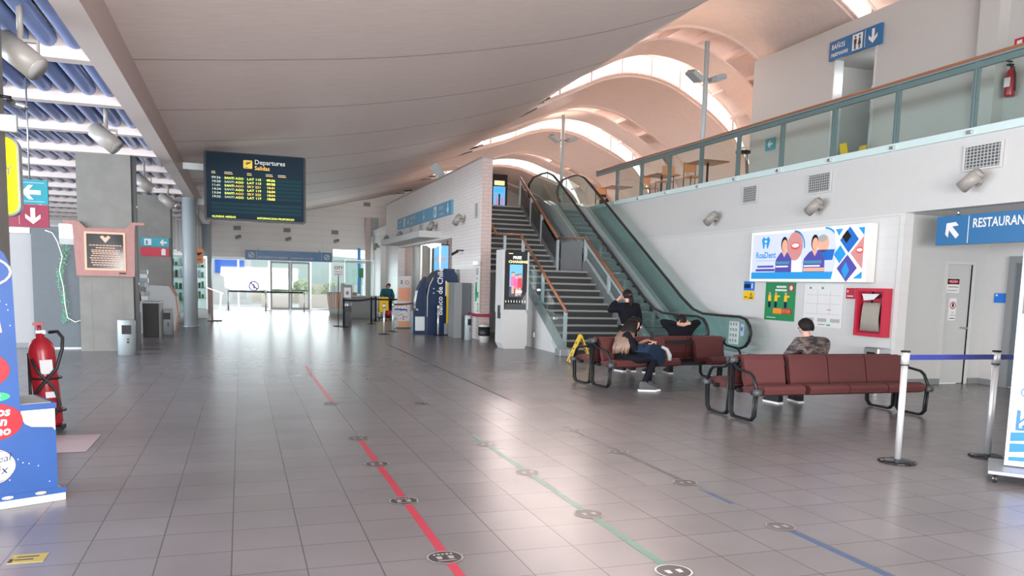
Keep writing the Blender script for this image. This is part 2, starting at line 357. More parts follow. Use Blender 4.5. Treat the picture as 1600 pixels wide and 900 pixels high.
# left aisle: tie beam along the hall, blue louvre tubes between white cross beams
b = MB().box(-1.6, -1.35, -8, YE, 4.05, 4.5, 'wood_beam'); 
o = struct('trim_1', b); o.name = 'trim_1'
MB().box(-1.62, -1.352, -8, YE, 4.04, 4.10, 'beam_white').build('beam_edge', o)
c = struct('ceiling_aisle', MB().box(-12, -1.6, -8, YE, 4.62, 4.75, 'soffit'))
y = -2.3
while y < 42:
    MB().box(-12, -1.6, y, y+.22, 4.05, 4.62, 'beam_white').build('crossbeam', c); y += 2.58 if y < 17 else 2.58
x = -1.78
i = 0
tube0 = MB().cyl((0, -6, 4.27), (0, YE-.3, 4.27), .105, 'tube_blue', 14)
t0 = None
while x > -8.6:
    if t0 is None: t0 = tube0.build('louvre_tube', c); t0.location = (x, 0, 0)
    else:
        q = t0.copy(); COL.objects.link(q); q.parent = c; q.location = (x, 0, .0)
    x -= .28; i += 1
# columns
def pillar(name, x0, x1, y0, y1, h, label=None):
    b = MB().box(x0, x1, y0, y1, 0, h, 'concrete')
    for z in (.9, 2.0, 3.0, 3.75):
        b.box(x0-.002, x1+.002, y0-.002, y0+.01, z, z+.008, 'concrete_dark')
        for xx in (x0+.2, x1-.2): b.disc(xx, z-.25, .016, .016, y0-.004, 'concrete_dark', 10)
    for xx in (x0+.22, x1-.2): b.box(xx, xx+.006, y0-.002, y0+.01, 0, 1.6, 'concrete_dark')
    return tag(b.build(name), label, 'pillar')
pillar('concrete_pillar', -3.15, -2.14, 18.4, 19.1, 4.05, 'bare concrete pillar carrying the wooden memorial plaque')
pillar('concrete_pillar', -3.05, -2.05, 27.0, 27.7, 4.05, 'bare concrete pillar just behind the steel round column')
pillar('concrete_pillar', -3.1, -2.16, 8.4, 9.1, 4.05, 'concrete pillar at the left edge of the picture')
t = thing('downpipe', 'slim grey pipe running up the side of the plaque pillar', 'pipe', (-2.1, 18.6, 0))
MB().cyl((0, 0, 0), (0, 0, 4.05), .05, 'midgrey').build('pipe', t); MB().box(-.06, .05, -.03, .03, 1.4, 1.44, 'steel_dull').box(-.06, .05, -.03, .03, 3.0, 3.04, 'steel_dull').build('bracket', t)
t = thing('round_column', 'round grey steel column beside the shop fronts', 'column', (-1.52, 27.2, 0))
MB().cyl((0, 0, 0), (0, 0, 4.05), .215, 'steel_paint', 28).build('shaft', t); MB().cyl((0, 0, 0), (0, 0, .05), .26, 'steel_dull', 28).build('base_ring', t)
again(t, 'round grey steel column near the far end doors, thin in the distance', (-1.5, 40.2, 0))
# partition wall at the back of the left aisle, shop fronts
struct('wall_aisle', MB().box(-12, -3.2, 19.35, 19.5, 0, 2.62, 'aisle_grey').box(-12, -3.2, 19.33, 19.36, 0, .1, 'midgrey'))
b = MB()
b.box(-2.75, -2.6, 28.2, 41.5, 0, .35, 'offwhite').box(-2.75, -2.6, 28.2, 41.5, 2.75, 4.05, 'offwhite')
for yy in (28.2, 30.4, 32.6, 34.9, 37.1, 39.3, 41.4): b.box(-2.76, -2.58, yy, yy+.12, 0, 4.05, 'aluminium')
b.box(-2.76, -2.58, 28.2, 41.5, 2.3, 2.4, 'aluminium')
w = struct('window_shops', b); MB().box(-2.69, -2.67, 28.3, 41.4, .35, 2.75, 'glass').build('pane', w)
struct('wall_left', MB().box(-12.2, -12, -8, YE, 0, 1.1, 'palewall').box(-12.2, -12, -8, YE, 3.9, 4.8, 'palewall'))
# far end wall with glazed entrance
b = MB()
b.box(-12, 16.4, YE, YE+.2, 3.2, 7.6, 'endwall').box(-12, 4.55, YE, YE+.2, 2.62, 3.2, 'endwall')
b.box(6.3, 16.4, YE, YE+.2, 0, 3.2, 'endwall').box(-12, -1.75, YE, YE+.2, 0, 2.62, 'endwall')
vs = [(4.4, YE-.01, 2.75), (6.4, YE-.01, 3.3), (6.4, YE-.01, 3.5), (4.4, YE-.01, 3.5)]
struct('wall_end', b)
fr = MB()
XSd = [-1.62, -.12, 1.37, 3.42, 4.42, 6.2]
for x in XSd: fr.box(x-.045, x+.045, YE-.08, YE+.05, 0, 2.62, 'aluminium')
fr.box(-1.75, 6.3, YE-.09, YE+.06, 2.5, 2.64, 'steel_dull').box(-1.75, 1.37, YE-.04, YE+.04, .02, .1, 'aluminium').box(3.42, 6.2, YE-.04, YE+.04, .02, .1, 'aluminium')
w = struct('window_entrance', fr)
for xa, xb in zip(XSd, XSd[1:]):
    if xa == 1.37: continue
    MB().box(xa+.045, xb-.045, YE-.005, YE+.005, .1, 2.5, 'glass_clear').build('pane', w)
MB().box(4.42, 6.3, YE-.005, YE+.005, 2.64, 3.2, 'glass_clear').build('pane', w)
for i, (xa, xb) in enumerate(((1.42, 2.39), (2.41, 3.37))):
    d = MB()
    for q in ((xa, xa+.09), (xb-.09, xb)): d.box(q[0], q[1], YE-.03, YE+.03, .02, 2.48, 'white')
    for q in ((.02, .14), (.98, 1.04), (2.38, 2.48)): d.box(xa, xb, YE-.03, YE+.03, q[0], q[1], 'white')
    d = struct('door_%d' % (i+1), d); MB().box(xa+.09, xb-.09, YE-.005, YE+.005, .14, 2.38, 'glass_clear').build('pane', d)
    MB().box(xa+.06, xb-.06, YE-.08, YE-.05, 1.0, 1.05, 'midgrey').build('push_bar', d)
# tiled block left of the stairs
b = MB()
b.box(6.45, 6.75, 21.8, 25.02, 0, 5.12, 'brick').box(6.45, 6.75, 34.35, 37.4, 0, 5.12, 'brick').box(6.45, 6.75, 25.02, 34.35, 3.05, 5.12, 'brick')
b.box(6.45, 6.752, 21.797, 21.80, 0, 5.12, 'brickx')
b.box(6.43, 6.77, 21.78, 37.4, 5.12, 5.16, 'wood_beam')
struct('wall_block', b)
struct('trim_2', MB().box(6.44, 6.76, 34.36, 34.38, 0, 3.05, 'beam_white').box(6.44, 6.76, 25.0, 25.02, 0, 3.05, 'beam_white'))
# lobby behind the opening
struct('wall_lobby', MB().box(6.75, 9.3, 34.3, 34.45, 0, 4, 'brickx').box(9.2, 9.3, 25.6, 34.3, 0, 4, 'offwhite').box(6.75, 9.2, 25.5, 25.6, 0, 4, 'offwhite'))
struct('wall_niche', MB().box(6.2, 9.3, 37.4, 37.55, 0, 3.95, 'offwhite').box(6.5, 6.7, 37.4, YE, 0, 3.95, 'offwhite'))
t = thing('lobby_column', 'grey round column just inside the opening of the tiled block', 'column', (7.02, 33, 0)); MB().cyl((0, 0, 0), (0, 0, 3.95), .2, 'lightgrey', 20).build('shaft', t); MB().cyl((0, 0, 0), (0, 0, .06), .24, 'midgrey', 20).build('base_ring', t)
t = thing('lobby_glass_door', 'tall glass door with metal frame inside the tiled block opening', 'door', (6.95, 32, 0)); f = MB()
for x in (-.02, .38, .76): f.box(x, x+.06, 0, .05, 0, 3.2, 'aluminium')
f.box(-.02, .82, 0, .05, 3.1, 3.2, 'aluminium').box(-.02, .82, 0, .05, 0, .1, 'aluminium').build('frame', t); MB().box(0, .78, .02, .03, .1, 3.1, 'glass').build('pane', t)
t = thing('wall_screen', 'lit blue screen hanging inside the tiled block opening', 'screen', (8.15, 33.5, 2.0)); MB().box(-.35, .35, 0, .08, 0, 1.25, 'black').build('housing', t); MB().box(-.32, .32, -.01, 0, .04, 1.2, 'scr_sky').rect(-.25, .2, .5, .7, -.013, 'lilac').build('screen', t); MB().box(-.3, -.26, .02, .06, 1.25, 2.05, 'darkgrey').box(.26, .3, .02, .06, 1.25, 2.05, 'darkgrey').build('hanger', t)
# upper floor slab
b = MB()
b.box(6.75, 16.5, 25.45, YE, 3.95, 4.2, 'offwhite').box(10.84, 16.5, -8, 25.45, 3.95, 4.2, 'offwhite').box(6.47, 6.75, 37.4, YE, 3.95, 4.2, 'offwhite')
struct('floor_upper', b)
# right wall with its fascia
b = MB()
b.box(10.8, 11.0, 10.9, YE, 0, 3.0, 'wallbrick').box(10.8, 11.0, -8, YE, 3.0, 4.08, 'white')
struct('wall_right', b)
struct('trim_3', MB().box(10.79, 10.8, 11.0, 26, 2.955, 2.965, 'wallgrey').box(10.79, 10.8, 10.99, 11.0, .1, 2.96, 'wallgrey'))
struct('baseboard_right', MB().box(10.78, 10.8, 10.92, 24, 0, .1, 'midgrey'))
struct('wall_recess', MB().box(11.0, 12.0, 11.05, 11.2, 0, 3.0, 'wallgrey').box(12.6, 13.1, 11.05, 11.2, 0, 3.0, 'wallgrey').box(12.0, 12.6, 11.05, 11.2, 2.2, 3.0, 'wallgrey').box(12.95, 13.1, -8, 11.05, 0, 3.0, 'palewall'))
struct('ceiling_recess', MB().box(11.0, 13.1, -8, 11.2, 3.0, 3.1, 'offwhite'))
struct('baseboard_recess', MB().box(11.0, 12.0, 11.02, 11.05, 0, .1, 'midgrey').box(12.68, 12.95, 11.02, 11.05, 0, .1, 'midgrey').box(12.92, 12.95, 10.5, 11.05, 0, .1, 'midgrey'))
d = struct('door_3', MB().box(12.0, 12.6, 11.08, 11.12, 0.01, 2.17, 'wallgrey'))
MB().box(11.96, 12.0, 11.03, 11.1, 0, 2.2, 'palewall').box(12.6, 12.66, 11.03, 11.1, 0, 2.2, 'white').box(11.96, 12.66, 11.03, 11.1, 2.17, 2.22, 'palewall').build('door_frame', d)
MB().cyl((12.54, 11.08, 1.02), (12.54, 11.02, 1.02), .02, 'steel').box(12.42, 12.56, 11.01, 11.03, 1.01, 1.04, 'steel').build('door_handle', d)
d = struct('door_4', MB().box(12.9, 12.96, 9.35, 10.42, .02, 2.2, 'boardgrey')); MB().box(12.86, 12.97, 10.42, 10.55, 0, 2.32, 'midgrey').box(12.86, 12.97, 9.2, 9.35, 0, 2.32, 'midgrey').box(12.86, 12.97, 9.2, 10.55, 2.2, 2.32, 'midgrey').build('door_frame', d)
# upper floor restroom block
b = MB()
b.box(12.9, 13.1, 15.4, 18.3, 4.2, 7.62, 'upperwall').box(12.9, 13.1, -8, 14.15, 4.2, 7.62, 'upperwall').box(12.9, 13.1, 14.15, 15.4, 6.88, 7.62, 'upperwall')
b.box(12.9, 16.4, 18.3, 18.5, 4.2, 7.62, 'upperwall').box(12.66, 12.9, 11.0, 11.42, 4.2, 7.62, 'upperwall').box(13.1, 15.2, 13.5, 15.9, 6.9, 7.0, 'white').box(15.1, 15.2, 13.5, 15.9, 4.2, 6.9, 'frost').box(13.1, 15.1, 15.8, 15.9, 4.2, 6.9, 'palewall')
struct('wall_upper', b)
d = struct('door_5', MB().box(13.6, 13.64, 14.2, 15.0, 4.22, 6.3, 'frost')); MB().box(12.88, 13.12, 14.13, 14.17, 4.2, 6.9, 'aluminium').box(12.88, 13.12, 15.38, 15.42, 4.2, 6.9, 'aluminium').build('door_frame', d)
t = thing('ceiling_light', 'round ceiling light glowing inside the upper restroom doorway', 'light', (13.6, 14.4, 6.88)); MB().cyl((0, 0, 0), (0, 0, -.03), .16, 'lampon', 20).build('diffuser', t); MB().cyl((0, 0, .01), (0, 0, -.02), .18, 'white', 20).build('trim_ring', t)
# balcony railing on the upper floor: one continuous railing with posts, panes and handrail
t = thing('balcony_railing', 'long glass balcony railing with wooden handrail above the right wall', 'railing', (10.8, 0, 4.2))
MB().box(-.04, .04, -6, 23.6, 1.0, 1.03, 'rail_paint').box(-.02, .02, -6, 23.6, .92, .96, 'rail_paint').build('top_rail', t)
MB().rbox(-.045, .035, -6, 23.6, 1.03, 1.08, .015, 'wood_rail').build('handrail', t)
MB().box(-.06, .0, -6, 23.6, -.12, .0, 'frost').build('edge_strip', t)
py = [-4.3+1.555*i for i in range(18)]
for y in py:
    MB().box(-.02, .02, y-.05, y-.03, -.02, 1.0, 'rail_paint').box(-.02, .02, y+.03, y+.05, -.02, 1.0, 'rail_paint').box(-.02, .06, y-.02, y+.02, 0, 1.0, 'rail_paint').build('post', t)
    MB().rbox(-.11, -.05, y-.08, y+.02, -.1, -.04, .01, 'steel').build('clamp', t)
for y in py[:-1]:
    MB().box(-.055, -.04, y+.0, y+1.53, -.1, .99, 'glass').build('pane', t)

MB().box(-.03, .03, -6, 23.6, .90, .99, 'rail_paint').build('fascia_rail', t)
l = bpy.data.lights.new('doorway_lamp', 'POINT'); l.energy = 7; l.shadow_soft_size = .15; l.color = (.95, 1, 1); o = bpy.data.objects.new('doorway_lamp', l); COL.objects.link(o); o.location = (13.7, 14.5, 6.6)
l = bpy.data.lights.new('warm_lamp', 'POINT'); l.energy = 60; l.shadow_soft_size = .3; l.color = (1, .5, .25); o = bpy.data.objects.new('warm_lamp', l); COL.objects.link(o); o.location = (15.0, 19.6, 5.6)
l = bpy.data.lights.new('lobby_lamp', 'POINT'); l.energy = 120; l.shadow_soft_size = .3; l.color = (1, .95, .9); o = bpy.data.objects.new('lobby_lamp', l); COL.objects.link(o); o.location = (8.0, 29.5, 3.4)
t = thing('warm_lamp', 'warm lamp on a stem upstairs behind the white restroom block', 'lamp', (15.0, 19.6, 4.2)); MB().cyl((0, 0, 0), (0, 0, 1.2), .02, 'black').lathe([(.15, 0), (.15, .02)], (0, 0, 0), 'black').build('stem', t); MB().lathe([(.05, 1.62), (.16, 1.66), (.16, 1.7), (.05, 1.75)], (0, 0, 0), 'lampon').build('shade', t)

for i, x in enumerate((-.62, .05, .67, 1.31, 1.95, 2.6)):
    z = roof_z(x, 8.9); struct('trim_%d' % (7+i), MB().prism([(-.02, -.07), (.02, -.07), (.05, .01), (-.05, .01)], 8.85, 9.0, 'wood_pale', Matrix.Translation((x, 0, z))))

# ================================================================== stairs
t = thing('staircase', 'wide grey double-flight staircase with wooden handrails and glass side', 'stairs', (7.1, 17.0, 0))
def stair_z(y): return y
RH = 4.2/25
b = None
for k in range(12):
    y0 = .28*k; z = RH*(k+1); x1 = 1.9
    dp = .30 if k < 11 else 1.95
    MB().rbox(.03, x1, y0-.03, y0+dp, z-.05, z, .008, 'tread').box(.03, x1, y0-.034, y0+.02, z-.045, z+.002, 'nosing').build('tread', t)
    MB().box(.05, x1-.02, y0+.0, y0+.02, z-RH, z-.045, 'riser_shade').build('riser_shade', t)  # dark board stands in for the shade in the open riser
for k in range(13):
    y0 = 5.0+.28*k; z = RH*(k+13); dp = .30
    MB().rbox(-.34, 1.75, y0-.03, y0+dp, z-.05, z, .008, 'tread').box(-.34, 1.75, y0-.034, y0+.02, z-.045, z+.002, 'nosing').build('tread', t)
    MB().box(-.34, 1.75, y0+.0, y0+.02, z-RH, z-.045, 'riser_shade').build('riser_shade', t)
MB().box(-.35, .03, 3.2, 5.05, 1.93, 2.0, 'tread').build('landing', t)
MB().prism([(-.35, 0), (0, 0), (.1, .0), (3.3, 1.78), (3.3, 2.05), (3.15, 2.05), (-.05, .2), (-.35, .14)], 0, .04, 'steel_dull', plane='YZ').build('stringer', t)
MB().prism([(.2, 0), (3.3, 0), (3.3, 1.75), (.2, .02)], .01, .03, 'white', plane='YZ').build('side_panel', t)
MB().prism([(-.1, 0), (.25, 0), (3.4, 1.9), (5.1, 1.9), (8.5, 4.0), (8.5, 4.2), (8.2, 4.2), (5.0, 2.3), (3.2, 2.3), (-.1, .3)], 1.9, 1.96, 'midgrey', plane='YZ').build('stringer', t)
MB().prism([(5.0, 1.85), (8.5, 3.95), (8.5, 4.25), (8.3, 4.25), (5.0, 2.3)], 1.76, 1.8, 'midgrey', plane='YZ').build('stringer', t)
MB().rbox(-.22, .1, -.3, .02, 0, .16, .01, 'steel_dull').build('plinth', t)
# left rail
w = .035
r = MB().tube([(.1, .15, 1.0), (.1, 3.55, 2.96)], .03, 'wood_rail', 8, flat=(1, 1.5)).tube([(.1, 3.55, 2.96), (-.15, 4.9, 3.02)], .022, 'wood_rail', 8).tube([(-.15, 4.9, 3.02), (-.2, 8.2, 5.0)], .03, 'wood_rail', 8, flat=(1, 1.5))
r.build('handrail', t)
for y, z0, z1 in ((.2, 0, 1.0), (1.75, 1.05, 1.9), (3.3, 2.0, 2.8), (4.9, 2.0, 3.0)):
    MB().box(.06, .13, y-.035, y+.035, z0, z1, 'steel_paint').build('post', t)
MB().prism([(.62, 0.36), (2.95, 1.68), (2.95, 2.55), (.62, 1.22)], -.03, -.018, 'glass', plane='YZ').build('glass_panel', t)
MB().prism([(-.25, .0), (.2, .0), (.62, .25), (.62, .95), (-.25, .95)], -.06, -.05, 'glass', plane='YZ').build('glass_panel', t)
MB().rbox(-.06, .05, .55, .65, .8, .86, .01, 'steel').build('clamp', t); MB().rbox(-.06, .05, 1.7, 1.8, 1.45, 1.52, .01, 'steel').build('clamp', t)
# right rail
MB().tube([(1.95, .15, 1.03), (1.95, 3.4, 2.95)], .032, 'wood_rail', 8, flat=(1, 1.6)).tube([(1.95, 3.4, 2.95), (1.78, 5.0, 3.0)], .022, 'wood_rail', 8).tube([(1.78, 5.0, 3.0), (1.78, 8.5, 5.15)], .032, 'wood_rail', 8, flat=(1, 1.6)).build('handrail', t)
for x, y, z0, z1 in ((1.95, .2, 0, 1.0), (1.95, 1.8, 1.0, 1.95), (1.95, 3.35, 2.0, 2.9), (1.78, 5.0, 2.0, 2.95), (1.78, 6.4, 2.9, 3.8), (1.78, 7.4, 3.5, 4.4), (1.78, 8.5, 4.2, 5.15)):
    MB().box(x-.035, x+.035, y-.04, y+.04, z0, z1, 'steel_paint').build('post', t)
for a in (.22, .62):
    MB().prism([(.25, .32+a-.0), (3.3, 2.12+a), (3.3, 2.20+a), (.25, .40+a)], 1.93, 1.97, 'steel_paint', plane='YZ').build('rail_bar', t)
MB().prism([(.3, .2), (3.3, 2.0), (3.3, 2.35), (.3, .55)], 1.935, 1.955, 'midgrey', plane='YZ').build('infill_panel', t)
MB().prism([(5.1, 2.1), (8.4, 4.1), (8.4, 4.9), (5.1, 2.85)], 1.77, 1.785, 'darkgrey', plane='YZ').build('infill_panel', t)
MB().prism([(3.42, 2.05), (4.95, 2.05), (4.95, 2.9), (3.42, 2.85)], 1.86, 1.875, 'midgrey', plane='YZ').build('infill_panel', t)

# ================================================================== escalator
t = thing('escalator', 'long escalator with green glass sides and black handrails by the white wall', 'escalator', (9.8, 14.4, 0))
def hr_path(dy=0):
    P = []
    for i in range(11):
        a = -PI/2-.2-(PI/2+.3)*i/10+.0
        P.append((.36+.34*math.cos(a), .68+.34*math.sin(a)))
    P = [(.55, .34), (.36, .34), (.17, .40), (.05, .52), (0, .70), (.07, .86), (.2, .98), (.42, 1.03), (1.2, 1.03), (1.9, 1.04), (2.35, 1.13), (2.9, 1.40), (3.4, 1.70), (8.6, 4.75), (9.1, 5.02), (9.6, 5.17), (10.1, 5.2), (10.9, 5.17), (11.3, 5.0), (11.4, 4.8), (11.3, 4.6), (11.1, 4.45)]
    return P
HP = hr_path()
for sx in (-.53, .53):
    MB().tube([(sx, y, z) for y, z in HP], .036, 'rubber', 8, flat=(1.2, .8)).build('handrail', t)
    pan = [(y, z-.03) for y, z in HP if z > .95] 
    lo = [(11.0, 4.35), (9.6, 4.3), (9.0, 4.12), (2.9, .55), (2.3, .28), (.5, .25)]
    MB().prism([(.05, .6), (.12, .88)]+[(y, z-.03) for y, z in HP[6:18]]+[(11.35, 4.8)]+lo+[(.15, .38)], sx-.006, sx+.006, 'glass_esc', plane='YZ').build('glass_balustrade', t)
    s = 1 if sx > 0 else -1
    MB().prism([(.3, .0), (.3, .26), (2.3, .28), (2.9, .55), (9.0, 4.12), (9.6, 4.3), (11.1, 4.35), (11.1, 4.2), (9.7, 4.17), (9.1, 3.98), (3.0, .40), (2.4, .13), (2.4, 0)], sx-.13 if s > 0 else sx-.02, sx+.02 if s > 0 else sx+.13, 'steel_paint', plane='YZ').build('inner_deck', t)
    MB().prism([(.3, .0), (.3, .24), (2.3, .26), (2.9, .53), (9.0, 4.10), (9.6, 4.28), (11.1, 4.33), (11.1, 3.9), (9.7, 3.85), (3.3, 0)], sx+.02*s, sx+.15*s, 'rail_paint' if s < 0 else 'steel_paint', plane='YZ').build('outer_cladding', t)
for k in range(21):
    y = 2.5+.343*k; z = .2*(k+1)
    st = MB().box(-.38, .38, y, y+.36, z-.03, z, 'darkgrey').box(-.38, .38, y, y+.02, z-.2, z-.02, 'midgrey').box(-.38, .38, y-.004, y+.012, z-.012, z+.002, 'steel_dull').build('step', t)
MB().box(-.4, .4, .2, 2.5, 0.0, .03, 'steel').build('comb_plate', t); MB().box(-.4, .4, 9.7, 11.2, 4.17, 4.21, 'steel').build('comb_plate', t)
MB().box(-.6, .6, .6, 11.2, -.02, -.0, 'black').build('truss', t)
MB().prism([(2.6, 0), (9.5, 3.95), (9.5, 3.4), (4.0, 0)], -.45, .45, 'darkgrey', plane='YZ').build('truss', t)
def sheet(label, name, cat, loc, w, h, rz=-PI/2, th=.012, mt='paper'):
    t = thing(name, label, cat, loc, rz); MB().box(-w/2, w/2, -th, 0, 0, h, mt).build('board', t); return t
t = sheet('white safety notice with rows of pictograms on escalator glass', 'safety_notice', 'sign', (10.31, 14.98, .42), .36, .5)
g = MB()
for i in range(3):
    for j in range(4): g.box(-.14+.1*i, -.08+.1*i, -.016, -.012, .04+.12*j, .11+.12*j, 'lightgrey').disc(-.11+.1*i, .09+.12*j, .02, .02, -.017, 'midgrey', 8)
g.build('pictograms', t)
t = sheet('small pale blue sticker beside the pictogram notice on escalator glass', 'small_sticker', 'sticker', (10.31, 14.68, .62), .1, .26, mt='lilac'); MB().disc(0, .15, .03, .05, -.016, 'blue_bright').build('symbol', t)

# ================================================================== things on the right wall (plane x = 10.8, facing the hall)
def wall(y, z, x=10.79): return (x, y, z)
# advertising light box
t = thing('light_box_poster', 'large backlit dental advertisement reading RoaDent on the white wall', 'advertisement', (10.79, 13.2, 1.80), -PI/2)
MB().rbox(-1.72, 1.72, -.2, 0, 0, 1.06, .01, 'offwhite').build('case', t)
MB().box(-1.71, 1.71, -.206, -.2, .01, 1.05, 'bb_white').box(-1.65, 1.65, -.21, -.205, .06, 1.0, 'bb_lilac').build('poster', t)
g = MB(); y = -.214
g.rect(-1.65, .95, .06, .2, y, 'sky_blue').text('RoaDent', -1.52, .50, .185, 'sky_blue', y, bold=.02).rect(-1.5, -.85, .44, .445, y, 'violet').rect(-1.45, -.9, .30, .34, y, 'violet').rect(-1.5, -.85, .22, .27, y, 'violet')
g.flat([(-1.28, .95), (-1.2, .90), (-1.12, .95), (-1.06, .88), (-1.09, .78), (-1.12, .70), (-1.15, .70), (-1.18, .80), (-1.22, .80), (-1.25, .70), (-1.28, .70), (-1.31, .80), (-1.34, .88)], y, 'sky_blue').rect(-1.24, -1.16, .83, .87, y-.001, 'bb_white')
def bust(cx, w, hair, mt, y):
    g.flat([(cx-w, .2), (cx-w*.95, .46), (cx-w*.5, .58), (cx-.06, .62), (cx+.08, .62), (cx+w*.55, .57), (cx+w*.95, .46), (cx+w, .2)], y, mt)
    g.flat([(cx-.06, .6), (cx+.02, .5), (cx+.09, .6), (cx+.06, .68), (cx-.05, .68)], y-.001, 'scr_skin').disc(cx, .77, .1, .15, y-.002, 'hair_dark').disc(cx+.015, .74, .085, .12, y-.003, 'scr_skin')
    g.rect(cx-w, cx+w*.75, .36, .42, y-.004, 'blue_sign_pale').rect(cx-w*.9, cx+w*.6, .30, .33, y-.004, 'bb_white')
g.disc(-.25, .72, .24, .29, y-.001, 'pink').ring(-.28, .70, .30, .335, y-.001, 'sky_blue', a0=-.1, a1=1.6).disc(-.23, .72, .14, .07, y-.002, 'scr_red').disc(-.23, .73, .11, .04, y-.003, 'bb_white').flat([(-.4, .2), (-.36, .5), (-.2, .42), (-.05, .5), (-.02, .2)], y, 'bb_white')
bust(-.58, .26, 1, 'violet', y-.002); 
g.disc(.58, .74, .16, .17, y-.001, 'scr_skin').disc(.56, .84, .12, .07, y-.002, 'lightgrey').flat([(.4, .62), (.9, .62), (.85, .42), (.4, .42)], y-.001, 'blue_bright').ring(.62, .68, .33, .365, y-.001, 'sky_blue', a0=-.2, a1=1.6)
bust(.34, .31, 1, 'violet', y-.003); g.rect(.05, .65, .21, .28, y-.007, 'scr_skin')
def dia(cx, cz, a, b_, mt, q=0): g.flat([(cx-a, cz), (cx, cz-b_), (cx+a, cz), (cx, cz+b_)], y-.008-q, mt)
g.flat([(.85, .06), (1.65, .06), (1.65, 1.0), (.85, 1.0), (.98, .53)], y-.006, 'bb_white')
dia(1.05, .52, .16, .17, 'sky_blue'); dia(1.25, .26, .26, .25, 'violet', .0); dia(1.27, .78, .24, .24, 'blue_bright'); dia(1.2, .84, .12, .12, 'black', .001)
g.flat([(1.32, .53), (1.64, .84), (1.64, .24)], y-.009, 'pink').disc(1.55, .58, .09, .06, y-.010, 'scr_red').disc(1.55, .585, .07, .03, y-.011, 'bb_white').flat([(.9, .99), (1.1, .99), (1.0, .86)], y-.009, 'sky_blue').flat([(1.48, .99), (1.64, .99), (1.64, .84)], y-.009, 'sky_blue').flat([(1.42, .07), (1.64, .07), (1.64, .2)], y-.009, 'sky_blue')
dia(1.22, .22, .1, .16, 'sky_blue', .002)
g.build('printed_advert', t)
# posters and stickers
t = sheet('blue pictogram sticker on the wall above the yellow one', 'wall_sticker', 'sign', (10.795, 15.2, 1.61), .38, .2, mt='blue_bright'); MB().box(-.17, .05, -.016, -.012, .05, .14, 'navy').box(.1, .14, -.016, -.012, .04, .16, 'paper').build('pictogram', t)
t = sheet('yellow warning triangle sticker on the wall below the blue one', 'wall_sticker', 'sign', (10.795, 15.2, 1.40), .38, .2, mt='yellow'); MB().flat([(.02, .03), (.16, .03), (.09, .17)], -.014, 'black').flat([(.05, .05), (.13, .05), (.09, .13)], -.016, 'yellow').box(-.15, -.04, -.016, -.012, .05, .07, 'black').build('pictogram', t)
t = sheet('green poster showing three yellow-shirted coughing figures', 'health_poster', 'poster', (10.795, 14.1, .99), .98, .8, mt='green')
g = MB().text('MANGO DE', -.1, .68, .085, 'paper', -.016, bold=.02).text('COBERTURA', -.1, .58, .085, 'paper', -.016, bold=.02)
g = MB().rect(-.12, .2, .69, .73, -.016, 'paper').rect(-.16, .22, .62, .66, -.016, 'paper').rect(.28, .44, .62, .76, -.016, 'red_sign').disc(.36, .69, .05, .05, -.018, 'paper')
for cx in (-.33, -.12, .2):
    g.disc(cx, .56, .035, .04, -.018, 'skin').rect(cx-.05, cx+.05, .40, .53, -.016, 'yellow').rect(cx-.04, cx+.04, .27, .40, -.017, 'navy')
    if cx > -.2: g.rect(cx, cx+.13, .49, .53, -.019, 'yellow')
g.rect(-.2, .08, .14, .26, -.016, 'orange').rect(.08, .4, .14, .26, -.016, 'red_sign')
for i in range(9): g.rect(-.17+.062*i, -.15+.062*i, .16, .24, -.018, 'yellow')
g.rect(-.4, -.1, .05, .065, -.016, 'paper'); g.build('printed_figures', t)
t = sheet('large white evacuation plan on the wall beside the green poster', 'wall_map', 'poster', (10.795, 12.78, .93), 1.1, .84, mt='paper')
g = MB()
for x in (-.48, -.12, .24): g.rect(x, x+.26, .1, .17, -.014, 'lightgrey')
for x in (-.4, -.05): g.rect(x, x+.06, .74, .78, -.014, 'green_mid')
for z in (.25, .45, .62): g.rect(-.48, .48, z, z+.006, -.014, 'lightgrey')
for x in (-.15, .2): g.rect(x, x+.006, .25, .72, -.014, 'lightgrey')
g.rect(.13, .25, .33, .35, -.014, 'pink').rect(.15, .25, .03, .06, -.014, 'green_mid').rect(-.1, .1, .04, .055, -.014, 'midgrey'); g.build('printed_plan', t)
t = sheet('red fire hose sign with white pictogram left of the hose cabinet', 'fire_hose_sign', 'sign', (10.795, 11.93, 1.50), .46, .2, mt='red_sign'); MB().rect(-.0, .004, .02, .18, -.014, 'paper').rect(.05, .13, .04, .16, -.014, 'paper').rect(.14, .18, .09, .13, -.014, 'paper').rect(-.2, -.04, .04, .06, -.014, 'paper').rect(-.2, -.17, .12, .16, -.014, 'paper').build('pictogram', t)
t = thing('fire_hose_cabinet', 'red wall cabinet with an open front and a grey folded hose inside', 'cabinet', (10.79, 11.39, .84), -PI/2)
MB().box(-.35, .35, -.02, 0, 0, .86, 'darkred_sign').box(-.35, -.29, -.16, 0, 0, .86, 'red_sign').box(.29, .35, -.16, 0, 0, .86, 'red_sign').box(-.35, .35, -.16, 0, 0, .06, 'red_sign').box(-.35, .35, -.16, 0, .80, .86, 'red_sign').build('case', t)
h = MB()
for i in range(12):
    x = -.19+.034*i; h.tube([(x, -.09, .6), (x+.01, -.12, .5), (x-.005, -.12, .3), (x+.012*(i-5)*.4, -.11, .1)], .02, 'rope', 6)
h.build('fire_hose', t)
MB().box(-.26, .26, -.1, -.04, .62, .68, 'red').cyl((-.0, -.1, .6), (-.0, -.1, .8), .02, 'black').build('hanger', t)
MB().flat([(-.24, .76), (.18, .76), (.05, .66), (-.18, .64)], -.12, 'paper').build('reflective_plate', t)
